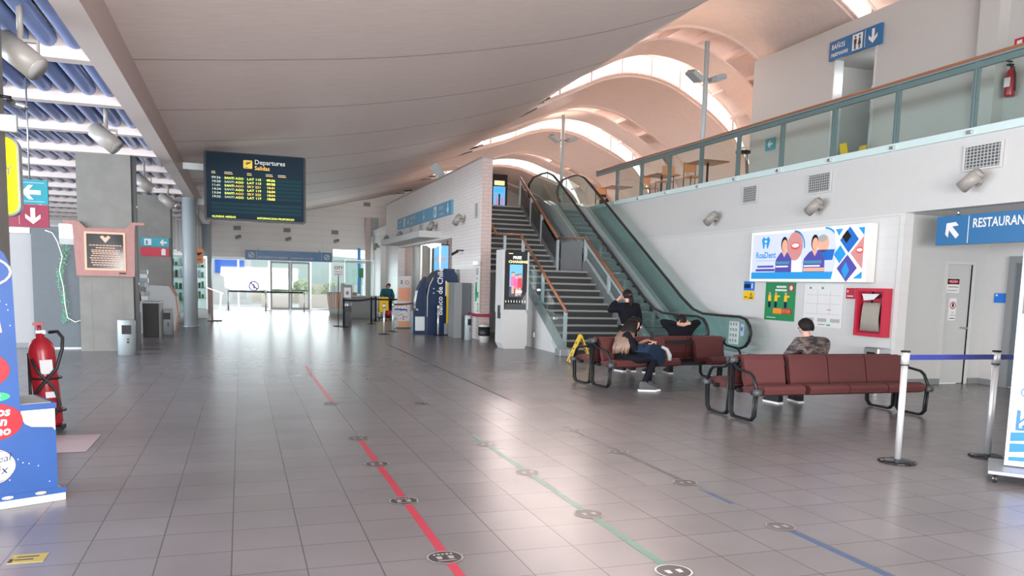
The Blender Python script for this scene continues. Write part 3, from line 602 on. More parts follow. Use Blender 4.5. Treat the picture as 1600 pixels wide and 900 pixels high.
t = thing('litter_bin', 'small chrome litter bin against the right wall below the hose cabinet', 'bin', (10.66, 11.15, 0)); MB().rbox(-.14, .14, -.17, .17, 0, .66, .02, 'steel').build('body', t); MB().box(-.142, -.135, -.1, .1, .42, .58, 'black').build('opening', t)
# door signs
t = sheet('white and black danger sign with a red oval on the lobby door', 'danger_sign', 'sign', (12.19, 11.08, 1.66), .3, .26, 0); MB().rect(-.14, .14, .15, .25, -.014, 'black').disc(0, .2, .12, .035, -.016, 'red_sign').text('PELIGRO', -.1, .183, .05, 'paper', -.018).text('MAQUINARIA', -.12, .09, .04, 'ink', -.014).text('EN MOVIMIENTO', -.13, .03, .032, 'ink', -.014).build('lettering', t)
t = sheet('white no-entry sign with a crossed hand on the lobby door', 'prohibition_sign', 'sign', (12.22, 11.08, 1.16), .16, .4, 0); MB().ring(0, .27, .05, .068, -.014, 'red_sign').rect(-.02, .02, .24, .31, -.014, 'black').text('NO', -.03, .13, .04, 'ink', -.014).text('ENTRAR', -.06, .08, .035, 'ink', -.014).rect(-.06, .06, .03, .045, -.014, 'ink').build('lettering', t)
t = sheet('blue wheelchair access sign on the recess side wall', 'wheelchair_sign', 'sign', (12.94, 10.63, 1.50), .42, .17, -PI/2, mt='blue_bright'); MB().ring(.1, .07, .03, .04, -.014, 'paper').disc(.09, .135, .012, .012, -.014, 'paper').rect(.085, .095, .08, .13, -.014, 'paper').rect(.09, .13, .08, .09, -.014, 'paper').rect(-.18, -.14, .12, .15, -.014, 'paper').build('symbol', t)
t = thing('overhead_sign', 'long blue overhead sign reading RESTAURANT with a diagonal arrow', 'sign', (10.99, 10.35, 2.43), -PI/2)
MB().box(-.05, 4.4, .0, .12, 0, .47, 'blue_sign').build('panel', t)
MB().arrow(.26, .24, .32, PI*.75, 'paper').rect(.56, .575, .02, .45, -.004, 'paper').text('RESTAURANT', .64, .26, .2, 'paper', bold=.02, sx=.8).text('ASCENSOR', 1.66, .26, .2, 'paper', bold=.02, sx=.8, shear=.2).text('elevator', 1.63, .1, .19, 'paper', bold=.02, shear=.2).build('lettering', t)
MB().cyl((.3, .06, .47), (.3, .06, .57), .02, 'steel').build('hanger', t); MB().cyl((3.3, .06, .47), (3.3, .06, .57), .02, 'steel').build('hanger', t)
# wall spotlights and vents
def spot(label, loc, rz, s=1, tilt=.65, group=None):
    t = thing('wall_spotlight', label, 'spotlight', loc, rz, group)
    MB().cyl((0, 0, 0), (0, -.05*s, 0), .06*s, 'lamp_body').build('wall_mount', t)
    MB().box(-.085*s, -.07*s, -.2*s, -.03*s, -.03*s, .02*s, 'lamp_body').box(.07*s, .085*s, -.2*s, -.03*s, -.03*s, .02*s, 'lamp_body').box(-.085*s, .085*s, -.05*s, -.03*s, -.03*s, .02*s, 'lamp_body').build('yoke', t)
    c = Vector((0, -.2*s, 0)); d = Vector((-.75, -.25, -tilt)).normalized()
    MB().cyl(c-d*.15*s, c+d*.15*s, .1*s, 'lamp_body', 20).cyl(c-d*.2*s, c-d*.15*s, .07*s, 'lamp_body', 16, .1*s).build('housing', t)
    MB().cyl(c+d*.15*s, c+d*.16*s, .088*s, 'lamp_glass', 20).build('lens', t)
    return t
SPW = spot('grey wall spotlight beside the escalator, farthest on the right wall', (10.79, 16.6, 3.28), -PI/2)
again(SPW, 'grey wall spotlight directly above the dental advertisement', (10.79, 13.0, 3.26))
again(SPW, 'grey wall spotlight over the RESTAURANT sign, nearest on the right wall', (10.79, 9.48, 3.36))
def vent(label, loc, w, h, rz=-PI/2, group=None):
    t = thing('air_vent', label, 'vent', loc, rz, group)
    MB().box(-w/2, w/2, -.015, 0, 0, h, 'darkgrey').build('backing', t)
    f = MB().box(-w/2-.03, w/2+.03, -.03, 0, -.03, 0, 'white').box(-w/2-.03, w/2+.03, -.03, 0, h, h+.03, 'white').box(-w/2-.03, -w/2, -.03, 0, 0, h, 'white').box(w/2, w/2+.03, -.03, 0, 0, h, 'white'); f.build('frame', t)
    g = MB(); n = max(5, int(h/.045))
    for i in range(n): g.box(-w/2, w/2, -.022, -.012, h*(i+.3)/n, h*(i+.3)/n+.012, 'lightgrey')
    m_ = max(3, int(w/.06))
    for i in range(m_): g.box(-w/2+w*(i+.4)/m_, -w/2+w*(i+.4)/m_+.01, -.024, -.012, 0, h, 'lightgrey')
    g.build('grille', t); return t
vent('white framed square air vent farthest along the right wall, near the escalator', (10.79, 15.35, 3.57), .5, .34)
vent('white framed air vent above the middle spotlight on right wall', (10.79, 13.1, 3.57), .62, .34)
vent('wide white framed air vent above the spotlight nearest the viewer', (10.79, 9.45, 3.57), .62, .34)

# ================================================================== upper floor things
t = thing('restroom_sign', 'blue BAÑOS restrooms sign with pictograms and a down arrow upstairs', 'sign', (12.88, 14.75, 6.87), -PI/2)
MB().box(-.78, .78, -.06, 0, 0, .42, 'blue_sign').build('panel', t)
MB().text('BAÑOS', -.70, .23, .15, 'paper', -.064, bold=.02, sx=.85).text('restrooms', -.72, .07, .15, 'paper', -.064, bold=.02, sx=.85, shear=.2).rect(-.05, .26, .04, .38, -.064, 'paper').disc(.04, .32, .025, .03, -.066, 'ink', 12).rect(.0, .08, .17, .28, -.066, 'ink').rect(.015, .065, .06, .17, -.066, 'ink').disc(.17, .32, .025, .03, -.066, 'ink', 12).flat([(.12, .14), (.22, .14), (.19, .28), (.15, .28)], -.066, 'ink').rect(.15, .19, .06, .14, -.066, 'ink').rect(.32, .335, .03, .39, -.064, 'paper').arrow(.56, .21, .3, -PI/2, 'paper', -.064).build('lettering', t)
t = sheet('small blue toilet sign on the frosted door upstairs', 'door_sign', 'sign', (13.59, 14.6, 5.65), .16, .2, mt='blue_bright'); MB().rect(-.02, .02, .04, .14, -.014, 'paper').disc(0, .16, .02, .02, -.014, 'paper', 10).build('pictogram', t)
t = sheet('small teal sign low on the upper wall beside the railing', 'exit_sign', 'sign', (12.89, 17.6, 5.2), .4, .3, mt='cyan_sign'); MB().arrow(0, .15, .2, PI, 'paper', -.016).build('arrow', t)
def ext(label, loc, h=.55, r=.08, rz=0):
    t = thing('fire_extinguisher', label, 'fire extinguisher', loc, rz)
    MB().lathe([(r*.9, 0), (r, .02), (r, h*.75), (r*.7, h*.85), (r*.3, h*.9), (r*.28, h)], (0, 0, 0), 'red', 18).build('cylinder', t)
    MB().box(-.03, .03, -.09, .02, h, h+.03, 'black').box(-.02, .02, -.12, 0, h+.06, h+.08, 'black').build('valve', t)
    MB().tube([(0, -.03, h+.02), (r*1.1, -.05, h*.9), (r*1.35, -.02, h*.5), (r*1.2, 0, .08)], .012, 'rubber', 6).build('hose', t)
    MB().box(-r*.6, r*.6, -r-.004, -r*.8, h*.3, h*.6, 'paper').build('label_plate', t)
    return t
EX0 = ext('red fire extinguisher hung on the upper wall behind the railing', (12.78, 10.78, 5.1), .52, .085, -PI/2)
t = sheet('red fire extinguisher sign high on the upper wall', 'fire_sign', 'sign', (12.89, 10.5, 5.96), .7, .14, mt='red_sign'); MB().rect(-.3, -.2, .03, .1, -.014, 'paper').build('pictogram', t)
t = thing('caution_sign', 'yellow caution sign standing upstairs in the restroom doorway', 'warning sign', (12.5, 14.2, 4.2), -PI/2)
for sg in (-1, 1): MB().prism([(-.13, 0), (.13, 0), (.1, .6), (-.1, .6)], sg*.0, .015, 'yellow', Matrix.Rotation(.22*sg, 4, 'X')@Matrix.Translation((0, -.0, 0))).build('panel', t)
for ch in t.children: ch.location = (0, (.14 if ch.name.endswith('panel') else -.14), 0)
t.children[0].location = (0, .14, 0)
t = thing('digital_totem', 'black upright digital totem with a lit blue advert at the top of the stairs', 'display', (10.22, 32, 4.2)); MB().rbox(-.36, .36, 0, .15, 0, 1.95, .02, 'black').build('housing', t)
MB().box(-.26, .26, -.006, 0, .45, 1.45, 'scr_sky').rect(-.22, .22, 1.5, 1.68, -.008, 'scr_yellow').rect(-.2, .2, 1.2, 1.4, -.009, 'scr_blue').rect(-.03, .04, .6, 1.15, -.01, 'navy').rect(-.14, -.08, .6, 1.0, -.01, 'scr_pink').rect(.1, .16, .6, 1.0, -.01, 'scr_pink').rect(-.22, .22, .48, .54, -.01, 'scr_white').build('screen', t)
# floodlight poles standing at the balcony edge
def pole(label, loc, h, z0):
    t = thing('floodlight_pole', label, 'lamp post', loc)
    MB().cyl((0, 0, 0), (0, 0, h), .06, 'steel_paint', 16).box(-.09, .09, -.09, .09, 0, .02, 'steel_paint').build('pole', t)
    MB().box(-.3, .3, -.03, .03, z0-.03, z0+.03, 'midgrey').build('bracket', t)
    for sg in (-1, 1):
        tf = Matrix.Translation((sg*.33, 0, z0+.03))@Matrix.Rotation(-sg*.35, 4, 'Y')@Matrix.Rotation(.3, 4, 'Z')
        f = MB().prism([(-.2, -.03), (.2, -.06), (.22, .06), (-.14, .09)], -.14, .14, 'steel_paint', tf).build('floodlight', t)
        MB().box(-.17, .17, -.12, .12, .075, .09, 'lamp_glass', tf).build('lens', f)
    l = bpy.data.lights.new('floodlight', 'SPOT'); l.energy = 60; l.spot_size = 2.2; l.spot_blend = .6; l.color = (1, .74, .58); l.shadow_soft_size = .12
    o = bpy.data.objects.new('floodlight_beam', l); COL.objects.link(o); o.location = (loc[0], loc[1], loc[2]+z0+.25); o.rotation_euler = (PI, 0, 0)
    return t
pole('tall grey floodlight pole in front of the balcony, nearer one with two lamps', (10.98, 17.75, 4.2), 3.5, 2.6)
pole('tall grey floodlight pole rising behind the escalator, the farther one', (11.0, 27.1, 4.2), 3.5, 2.6)
# cafe furniture upstairs, mostly hidden behind the railing
def cafe_table(label, loc):
    t = thing('cafe_table', label, 'table', loc); MB().rbox(-.4, .4, -.4, .4, .72, .75, .01, 'wood_rail').build('table_top', t); MB().cyl((0, 0, .03), (0, 0, .72), .03, 'black').lathe([(.22, 0), (.22, .02), (.04, .04)], (0, 0, 0), 'black').build('pedestal', t); return t
def cafe_chair(label, loc, rz, grp='cafe chairs upstairs'):
    t = thing('cafe_chair', label, 'chair', loc, rz, grp)
    MB().rbox(-.2, .2, -.2, .2, .43, .46, .01, 'orange_pale').build('seat', t); MB().rbox(-.2, .2, .18, .21, .6, .85, .01, 'orange_pale').build('backrest', t)
    for sx in (-.18, .18):
        for sy in (-.18, .19): MB().cyl((sx, sy, 0), (sx, sy, .43 if sy < 0 else .85), .012, 'black', 8).build('leg', t)
    return t
ct = cafe_table('cafe table upstairs behind the nearer floodlight pole', (11.7, 18.6, 4.2)); cc = cafe_chair('cafe chair upstairs beside the table behind the nearer pole', (11.7, 19.3, 4.2), 0)
again(ct, 'cafe table upstairs, second along the railing', (11.9, 21.4, 4.2)); again(cc, 'cafe chair upstairs beside the second table', (11.9, 22.1, 4.2), .3)
again(ct, 'cafe table upstairs, farthest near the escalator head', (12.0, 24.6, 4.2)); again(cc, 'cafe chair upstairs at the farthest table', (11.8, 25.4, 4.2), -.4)
again(cc, 'cafe chair upstairs with its back to the railing', (11.5, 20.5, 4.2), PI)
t = thing('high_stool', 'black bar stool upstairs by the end of the white restroom wall', 'stool', (11.6, 16.9, 4.2)); MB().cyl((0, 0, .72), (0, 0, .78), .18, 'black').build('seat', t)
for a in range(4): MB().cyl((.12*math.cos(a*PI/2), .12*math.sin(a*PI/2), .74), (.2*math.cos(a*PI/2), .2*math.sin(a*PI/2), 0), .013, 'black', 8).build('leg', t)
t = thing('wall_speaker', 'dark square panel high on the far upper wall', 'panel', (15.7, 33, 5.2)); MB().rbox(-.4, .4, 0, .1, 0, .9, .01, 'darkgrey').build('panel', t)
struct('wall_upper_low', MB().box(15.9, 16.3, 18.5, YE, 4.2, 5.4, 'wood_roof'))

# ================================================================== waiting benches
def bench_row(t, n, gap_after, L, s, skip=()):
    # one row of seats facing s*(-y); seats along x from 0 to L, s=1 faces the viewer
    w = (L-.16-(.06 if gap_after else 0))/n; x = .08
    def Y(v): return -v*s
    MB().box(.03, L-.03, min(Y(.08), Y(.14)), max(Y(.08), Y(.14)), .33, .38, 'black').box(.03, L-.03, min(Y(.38), Y(.44)), max(Y(.38), Y(.44)), .33, .38, 'black').box(.05, L-.05, min(Y(.06), Y(.1)), max(Y(.06), Y(.1)), .66, .71, 'black').build('support_beam', t)
    for i in range(n):
        a = x+.008; b_ = x+w-.008
        if i not in skip:
            prof = [(.10, .34), (.50, .33), (.57, .355), (.585, .41), (.56, .45), (.48, .465), (.30, .43), (.12, .40)]
            MB().prism([(Y(p), q) for p, q in prof], a, b_, 'leatherette', plane='YZ').build('seat', t)
            prof = [(.16, .40), (.20, .42), (.13, .74), (.10, .785), (.055, .79), (.05, .76), (.10, .5)]
            MB().prism([(Y(p), q) for p, q in prof], a, b_, 'leatherette', plane='YZ').build('backrest', t)
        x += w
        if gap_after and i == 0:
            MB().box(x+.01, x+.05, min(Y(.1), Y(.5)), max(Y(.1), Y(.5)), .34, .40, 'black').build('seat_bracket', t); x += .06
    for ex in (0, L):
        P = [(ex, Y(.03), .72), (ex, Y(.03), .08), (ex, Y(.09), .025), (ex, Y(.45), .025), (ex, Y(.51), .08), (ex, Y(.53), .38)]
        for dx in (-.02, .02): MB().tube([(p[0]+dx, p[1], p[2]) for p in P], .015, 'black', 8).build('leg_frame', t)
        MB().tube([(ex, Y(.03), .72), (ex, Y(.09), .66), (ex, Y(.14), .63), (ex, Y(.40), .60), (ex, Y(.46), .56), (ex, Y(.56), .38)], .022, 'black', 8, flat=(1.1, .8)).build('armrest', t)
        for q in ((.03, .73), (.55, .38)): MB().cyl((ex-.045, Y(q[0]), q[1]), (ex+.045, Y(q[0]), q[1]), .042, 'darkgrey', 14).build('joint', t)
B1 = thing('waiting_bench', 'near back-to-back waiting bench with dark red padded seats behind the barrier post', 'bench', (5.87, 8.54, 0), .0)
f = B1; bench_row(f, 4, True, 2.66, 1); 
r = bench_row(B1, 4, False, 2.66, -1)
for ch in list(B1.children)[0:0]: pass
B2 = thing('waiting_bench', 'far back-to-back waiting bench in front of the stairs with a woman seated on it', 'bench', (5.40, 11.74, 0), math.radians(9))
bench_row(B2, 4, False, 2.75, 1, skip=(2,)); bench_row(B2, 4, False, 2.75, -1)

# ================================================================== people
def skin(name, J, E_, rad, mt, parent=None, sub=2, extra=None, root=None):
    names = list(J.keys()); me = bpy.data.meshes.new(name)
    me.from_pydata([J[k] for k in names], [], []); me.clear_geometry()
    me.from_pydata([tuple(J[k]) for k in names], [(names.index(a), names.index(b)) for a, b in E_], [])
    ob = bpy.data.objects.new(name, me); COL.objects.link(ob)
    md = ob.modifiers.new('s', 'SKIN'); md.use_smooth_shade = True
    sv = me.skin_vertices[0].data
    for i, k in enumerate(names):
        r = rad[k]; sv[i].radius = r if isinstance(r, tuple) else (r, r); sv[i].use_root = (k == (root or names[0]))
    ss = ob.modifiers.new('u', 'SUBSURF'); ss.levels = sub; ss.render_levels = sub
    dg = bpy.context.evaluated_depsgraph_get(); ev = ob.evaluated_get(dg); m2 = bpy.data.meshes.new_from_object(ev)
    bpy.data.objects.remove(ob)
    b = MB(); b.add([v.co.copy() for v in m2.vertices], [tuple(p.vertices) for p in m2.polygons], mt, True)
    if extra: extra(b)
    return b.build(name, parent)
def hand(J, E_, Rd, pre, wr, d, n, side, curl=.5):
    # palm and five separate fingers growing from wrist key `wr`; d = pointing direction, n = palm normal, side = towards thumb
    d = Vector(d).normalized(); n = Vector(n).normalized(); s = Vector(side).normalized(); w = J[wr]
    pc = w+d*.045; J[pre+'p'] = pc; Rd[pre+'p'] = (.026, .016); E_.append((wr, pre+'p'))
    for i, (o, ln) in enumerate(((.030, .068), (.010, .078), (-.010, .073), (-.030, .056))):
        k = pc+d*.038+s*o; J[pre+'k%d' % i] = k; Rd[pre+'k%d' % i] = .0105; E_.append((pre+'p', pre+'k%d' % i)); q = k; dd = d.copy(); prev = pre+'k%d' % i
        for j in range(3):
            dd = (dd*math.cos(curl)+n*math.sin(curl)).normalized(); q = q+dd*ln/3*1.05; key = pre+'f%d%d' % (i, j); J[key] = q; Rd[key] = .0088-.0008*j; E_.append((prev, key)); prev = key
    q = w+d*.02+s*.02; prev = wr
    for j in range(3):
        q = q+(s*.75+d*.6+n*.3).normalized()*.026; key = pre+'t%d' % j; J[key] = q; Rd[key] = .0105-.001*j; E_.append((prev, key)); prev = key
def V(*a): return Vector(a)
def face(b, c, fw, up, r, mt):
    # nose, ears, brow and mouth added to the head
    sd = fw.cross(up)
    b.sph(tuple(c+fw*r*.98-up*.01), .014, mt, 6, None, (1, 1, 1.5))
    for s in (-1, 1):
        b.sph(tuple(c+sd*s*r*.82-up*.01), .024, mt, 6, None, (.5, .7, 1.2))
        b.sph(tuple(c+fw*r*.86+sd*s*.03+up*.02), .009, 'hair_dark', 5)
    b.tube([c+fw*r*.92-up*.05+sd*.025, c+fw*r*.98-up*.053, c+fw*r*.92-up*.05-sd*.025], .005, 'pink', 5)
def person(label, loc, P, fw, top_mt, leg_mt, skin_mt='skin', hair_mt='hair_dark', hands=None, lean=None, bulk=1.0, sleeve=1.0, shoe='black', sole='paper', headr=.095, hair=None, parts=None):
    t = thing('person', label, 'person', loc)
    J = {k: Vector(v) for k, v in P.items()}; fw = Vector(fw).normalized()
    Rd = dict(pelvis=(.13, .10), spine=(.115, .09), chest=(.105, .08), neck=.052, chin=(.05, .055), head=(headr*.80, headr*.92), crown=(headr*.72, headr*.8), shl=.04, shr=.04, ell=.04, elr=.04, wrl=.026, wrr=.026, hil=.085, hir=.085, knl=.055, knr=.055, anl=.036, anr=.036, tol=.03, tor=.03)
    E_ = [('pelvis', 'spine'), ('spine', 'chest'), ('chest', 'neck'), ('neck', 'chin'), ('chin', 'head'), ('head', 'crown')]
    for s in 'lr': E_ += [('chest', 'sh'+s), ('sh'+s, 'el'+s), ('el'+s, 'wr'+s), ('pelvis', 'hi'+s), ('hi'+s, 'kn'+s), ('kn'+s, 'an'+s), ('an'+s, 'to'+s)]
    up = (J['crown']-J['neck']).normalized()
    for s in 'lr':
        h = (hands or {}).get(s)
        d = J['wr'+s]-J['el'+s]
        if h is None:
            hand(J, E_, Rd, 'h'+s, 'wr'+s, d, fw if abs(d.normalized().dot(fw)) < .9 else V(0, 0, -1), d.cross(fw if abs(d.normalized().dot(fw)) < .9 else V(0, 0, 1)), .35)
        else: hand(J, E_, Rd, 'h'+s, 'wr'+s, h[0], h[1], h[2], h[3])
    body = skin('body', J, E_, Rd, skin_mt, t, 2, lambda b: face(b, J['head'], fw, up, headr, skin_mt))
    # upper garment
    Jt = {k: J[k] for k in ('pelvis', 'spine', 'chest', 'shl', 'shr', 'ell', 'elr')}; Jt['collar'] = J['chest'].lerp(J['neck'], .72)
    for s in 'lr': Jt['cu'+s] = J['el'+s].lerp(J['wr'+s], sleeve)
    Rt = dict(pelvis=(.17*bulk, .14*bulk), spine=(.165*bulk, .135*bulk), chest=(.185*bulk, .15*bulk), collar=.08*bulk, shl=.092*bulk, shr=.092*bulk, ell=.064*bulk, elr=.064*bulk, cul=.042*bulk, cur=.042*bulk)
    skin('top', Jt, [('pelvis', 'spine'), ('spine', 'chest'), ('chest', 'collar'), ('chest', 'shl'), ('shl', 'ell'), ('ell', 'cul'), ('chest', 'shr'), ('shr', 'elr'), ('elr', 'cur')], Rt, top_mt, t, 2)
    Jl = {k: J[k] for k in ('pelvis', 'hil', 'hir', 'knl', 'knr', 'anl', 'anr')}
    skin('trousers', Jl, [('pelvis', 'hil'), ('hil', 'knl'), ('knl', 'anl'), ('pelvis', 'hir'), ('hir', 'knr'), ('knr', 'anr')], dict(pelvis=(.14, .115), hil=.1, hir=.1, knl=.07, knr=.07, anl=.05, anr=.05), leg_mt, t, 2)
    for s in 'lr':
        a, b_ = J['an'+s], J['to'+s]; d = (b_-a); d.z = 0; L = d.length; ang = math.atan2(d.y, d.x)
        tf = Matrix.Translation((a.x, a.y, 0))@Matrix.Rotation(ang, 4, 'Z')
        z0 = min(a.z, b_.z)-.05 if abs(a.z) > .3 else 0
        m_ = MB().prism([(-.07, .03), (L+.05, .03), (L+.06, .055), (L, .085), (.07, .115), (.03, .15), (-.06, .15), (-.075, .08)], -.042, .042, shoe, tf)
        sh = m_.build('shoe', t); MB().prism([(-.08, 0), (L+.05, 0), (L+.065, .02), (L+.05, .024), (-.085, .024)], -.046, .046, sole, tf).build('sole', sh)
    if hair: 
        hb = MB(); hair(hb, J); hb.build('hair', t)
    return t, J
def cap_hair(b, J, fw, r=.108, mt='hair_dark', drop=.03, back=.018):
    c = J['head'].lerp(J['crown'], .35)-Vector(fw).normalized()*back
    vs = []; fs = []; n = 9; m_ = 20; f = Vector(fw).normalized(); sd = f.cross(Vector((0, 0, 1))); upv = (J['crown']-J['neck']).normalized()
    for i in range(n+1):
        for j in range(m_):
            ph = 2*PI*j/m_; fr = math.cos(ph)
            thm = (1.2 if fr > .6 else (1.2+min(1, (.6-fr)/.7)*1.05)); th = thm*i/n
            d = upv*math.cos(th)+(f*math.cos(ph)+sd*math.sin(ph)*.88)*math.sin(th)
            vs.append(c+d*r*(1+.02*math.sin(7*ph+i)))
    for i in range(n):
        for j in range(m_): fs.append((i*m_+j, (i+1)*m_+j, (i+1)*m_+(j+1) % m_, i*m_+(j+1) % m_))
    b.add(vs, fs, mt, True)
    # inner closing cap
    b.add([c+(v-c)*.93 for v in vs], fs, mt, True)
# man in camouflage jacket on the rear row of the near bench, facing the wall
x, y = 7.5, 9.02
P = dict(pelvis=(0, .0, .50), spine=(0, .02, .66), chest=(.01, .05, .84), neck=(-.01, .11, .98), chin=(-.02, .14, 1.03), head=(-.03, .16, 1.10), crown=(-.03, .155, 1.17), shl=(-.2, .05, .89), shr=(.21, .05, .89), ell=(-.31, .18, .64), elr=(.29, .2, .64), wrl=(-.12, .38, .62), wrr=(.1, .38, .62), hil=(-.1, .08, .49), hir=(.1, .08, .49), knl=(-.2, .48, .50), knr=(.16, .48, .50), anl=(-.22, .42, .09), anr=(.18, .46, .09), tol=(-.24, .60, .04), tor=(.2, .62, .04))
t, J = person('man in a camouflage puffer jacket sitting on the near bench, back turned', (x, y, 0), P, (-.2, 1, -.3), 'camo', 'cloth_black', bulk=1.22, hair=lambda b, J: cap_hair(b, J, (-.2, 1, -.2), .118), hands={'l': (V(1, .3, 0), V(0, 0, 1), V(0, 1, 0), .4), 'r': (V(-1, .3, 0), V(0, 0, 1), V(0, 1, 0), .4)})
MB().tube([J['chest'].lerp(J['neck'], .25), J['chest'].lerp(J['neck'], .95)], [.095, .075], 'camo', 14).build('collar', t)
# man with hands clasped behind his head on the rear row of the far bench
P = dict(pelvis=(0, 0, .50), spine=(0, -.02, .66), chest=(0, -.05, .83), neck=(0, -.06, .93), chin=(0, -.05, .97), head=(0, -.05, 1.03), crown=(0, -.06, 1.09), shl=(-.19, -.04, .90), shr=(.19, -.04, .90), ell=(-.40, -.02, 1.03), elr=(.40, -.02, 1.03), wrl=(-.12, -.13, .98), wrr=(.12, -.13, .98), hil=(-.1, .08, .48), hir=(.1, .08, .48), knl=(-.18, .5, .5), knr=(.18, .5, .5), anl=(-.2, .62, .09), anr=(.2, .62, .09), tol=(-.22, .78, .04), tor=(.22, .78, .04))
person('man in black seen from behind with hands clasped behind his head', (7.48, 12.55, 0), P, (0, 1, .1), 'cloth_black', 'cloth_black', bulk=1.0, hair=lambda b, J: cap_hair(b, J, (0, 1, .1), .105, back=.0), hands={'l': (V(1, -.05, -.05), V(0, 1, 0), V(0, 0, 1), .08), 'r': (V(-1, -.12, .05), V(0, 1, 0), V(0, 0, 1), .08)})
# woman standing behind the far bench, hand raised to her head
P = dict(pelvis=(.03, 0, .86), spine=(.02, 0, 1.0), chest=(0, 0, 1.17), neck=(0, .01, 1.32), chin=(0, .03, 1.37), head=(.0, .05, 1.44), crown=(.0, .04, 1.51), shl=(-.18, 0, 1.23), shr=(.18, 0, 1.23), ell=(-.40, .02, 1.16), elr=(.24, -.02, .95), wrl=(-.20, .06, 1.36), wrr=(.26, .1, .76), hil=(-.06, 0, .80), hir=(.12, 0, .80), knl=(-.06, .02, .45), knr=(.13, .0, .45), anl=(-.07, 0, .09), anr=(.14, -.02, .09), tol=(-.1, .13, .04), tor=(.16, .12, .04))
def pony(b, J):
    cap_hair(b, J, (0, 1, 0), .108, back=.01)
    b.sph((0, -.07, 1.46), .035, 'leatherette', 8); b.tube([(0, -.08, 1.45), (0.01, -.11, 1.38), (.01, -.10, 1.28), (.0, -.09, 1.18)], [.03, .042, .036, .01], 'hair_dark', 10)
t, J = person('woman in a black jacket standing by the stairs, hand raised to her head', (6.97, 13.6, 0), P, (0, 1, 0), 'cloth_black', 'cloth_black', bulk=1.12, hair=pony, sleeve=.95, hands={'l': (V(.75, .1, .5), V(.2, .2, -1), V(0, -.3, 1), .3), 'r': (V(.1, .2, -1), V(-1, 0, 0), V(0, 1, 0), .5)})
# seated woman with long hair on the far bench, turned to the right, bag on her lap
P = dict(pelvis=(0, 0, .50), spine=(.03, -.0, .64), chest=(.09, -.02, .80), neck=(.14, -.04, .93), chin=(.20, -.065, .955), head=(.205, -.07, 1.015), crown=(.185, -.06, 1.08), shl=(.13, .12, .85), shr=(.02, -.17, .84), ell=(.34, .12, .66), elr=(.12, -.28, .60), wrl=(.42, -.04, .76), wrr=(.38, -.27, .73), hil=(.05, .07, .48), hir=(.02, -.09, .47), knl=(.48, -.16, .50), knr=(.44, -.34, .49), anl=(.26, -.44, .09), anr=(.16, -.50, .09), tol=(.40, -.48, .04), tor=(.30, -.55, .04))
def longhair(b, J):
    f = V(.85, -.4, -.2); cap_hair(b, J, f, .112, 'hair_dark', back=.012)
    c = J['head']; base = V(.13, -.02, 1.02)
    random.seed(3)
    for i in range(64):
        a = math.radians(-29+58+244*i/63); d = V(math.cos(a), math.sin(a), 0); q = random.uniform(-.02, .02)
        p0 = V(.172, -.06, 1.085)+d*.05; p1 = V(.165, -.055, 1.03)+d*.112; p2 = V(.125, -.05, .92)+d*.135
        p3 = V(.06, -.05, .78+q)+V(d.x*.15, d.y*.17, 0); p4 = V(.0+q, -.06, .66+q)+V(d.x*.13, d.y*.18, 0); p5 = p4+V(-.02, -.01, -.10)
        b.tube([p0, p1, p2, p2.lerp(p3, .35)], [.02, .026, .028, .024], 'hair_dark', 6); b.tube([p2, p3, p4, p5], [.024, .03, .026, .005], 'hair_brown', 6)
t, J = person('woman with long brown hair sitting on the far bench, bag on her lap', (5.78, 11.46, 0), P, (.8, -.45, -.35), 'cloth_black', 'cloth_black', bulk=.95, sleeve=.35, hair=longhair, hands={'l': (V(.3, -.9, .1), V(0, 0, -1), V(1, 0, 0), .4), 'r': (V(.9, .5, .1), V(0, 0, -1), V(.2, -.9, .5), .5)})
t = thing('shoulder_bag', 'navy blue bag resting on the lap of the long-haired woman', 'bag', (6.15, 11.17, .55), .5)
MB().prism([(-.26, .05), (-.16, .17), (.10, .16), (.24, .04), (.27, -.14), (.1, -.18), (-.1, -.02)], -.12, .13, 'denim').build('body', t)
MB().tube([(-.2, 0, .14), (-.05, .0, .2), (.1, 0, .17)], .012, 'cloth_black', 6).build('strap', t)
t = thing('grey_scarf', 'crumpled light grey scarf hanging over the side of the navy bag', 'scarf', (6.38, 11.12, .52))
MB().tube([(-.06, 0, .16), (.03, -.01, .12), (.08, -.02, .02), (.08, -.03, -.06)], [.022, .03, .04, .03], 'lightgrey', 8).build('cloth', t)
t = thing('smartphone', 'dark smartphone held by the seated long-haired woman', 'phone', (6.21, 11.24, .78), .3); MB().rbox(-.035, .035, -.005, .005, -.01, .13, .004, 'black_gloss').build('case', t); MB().rect(-.03, .03, 0, .12, .0062, 'scr_dark').build('screen', t)
# distant person in a teal jacket
P = dict(pelvis=(0, 0, .86), spine=(-.02, -.03, 1.0), chest=(-.06, -.08, 1.16), neck=(-.05, -.12, 1.3), chin=(-.04, -.15, 1.33), head=(-.02, -.17, 1.39), crown=(-.02, -.17, 1.46), shl=(-.24, -.08, 1.2), shr=(.12, -.08, 1.2), ell=(-.32, -.1, .96), elr=(.2, -.1, .95), wrl=(-.3, -.3, .84), wrr=(.16, -.3, .84), hil=(-.09, 0, .8), hir=(.09, 0, .8), knl=(-.1, -.02, .45), knr=(.1, -.02, .45), anl=(-.1, 0, .09), anr=(.1, 0, .09), tol=(-.12, -.13, .04), tor=(.12, -.13, .04))
person('person in a teal jacket with dark hair, far off by the tiled block', (6.02, 34.3, 0), P, (0, -1, -.2), 'cloth_teal', 'cloth_black', skin_mt='skin_tan', bulk=1.2, hair=lambda b, J: cap_hair(b, J, (0, -1, 0), .112))

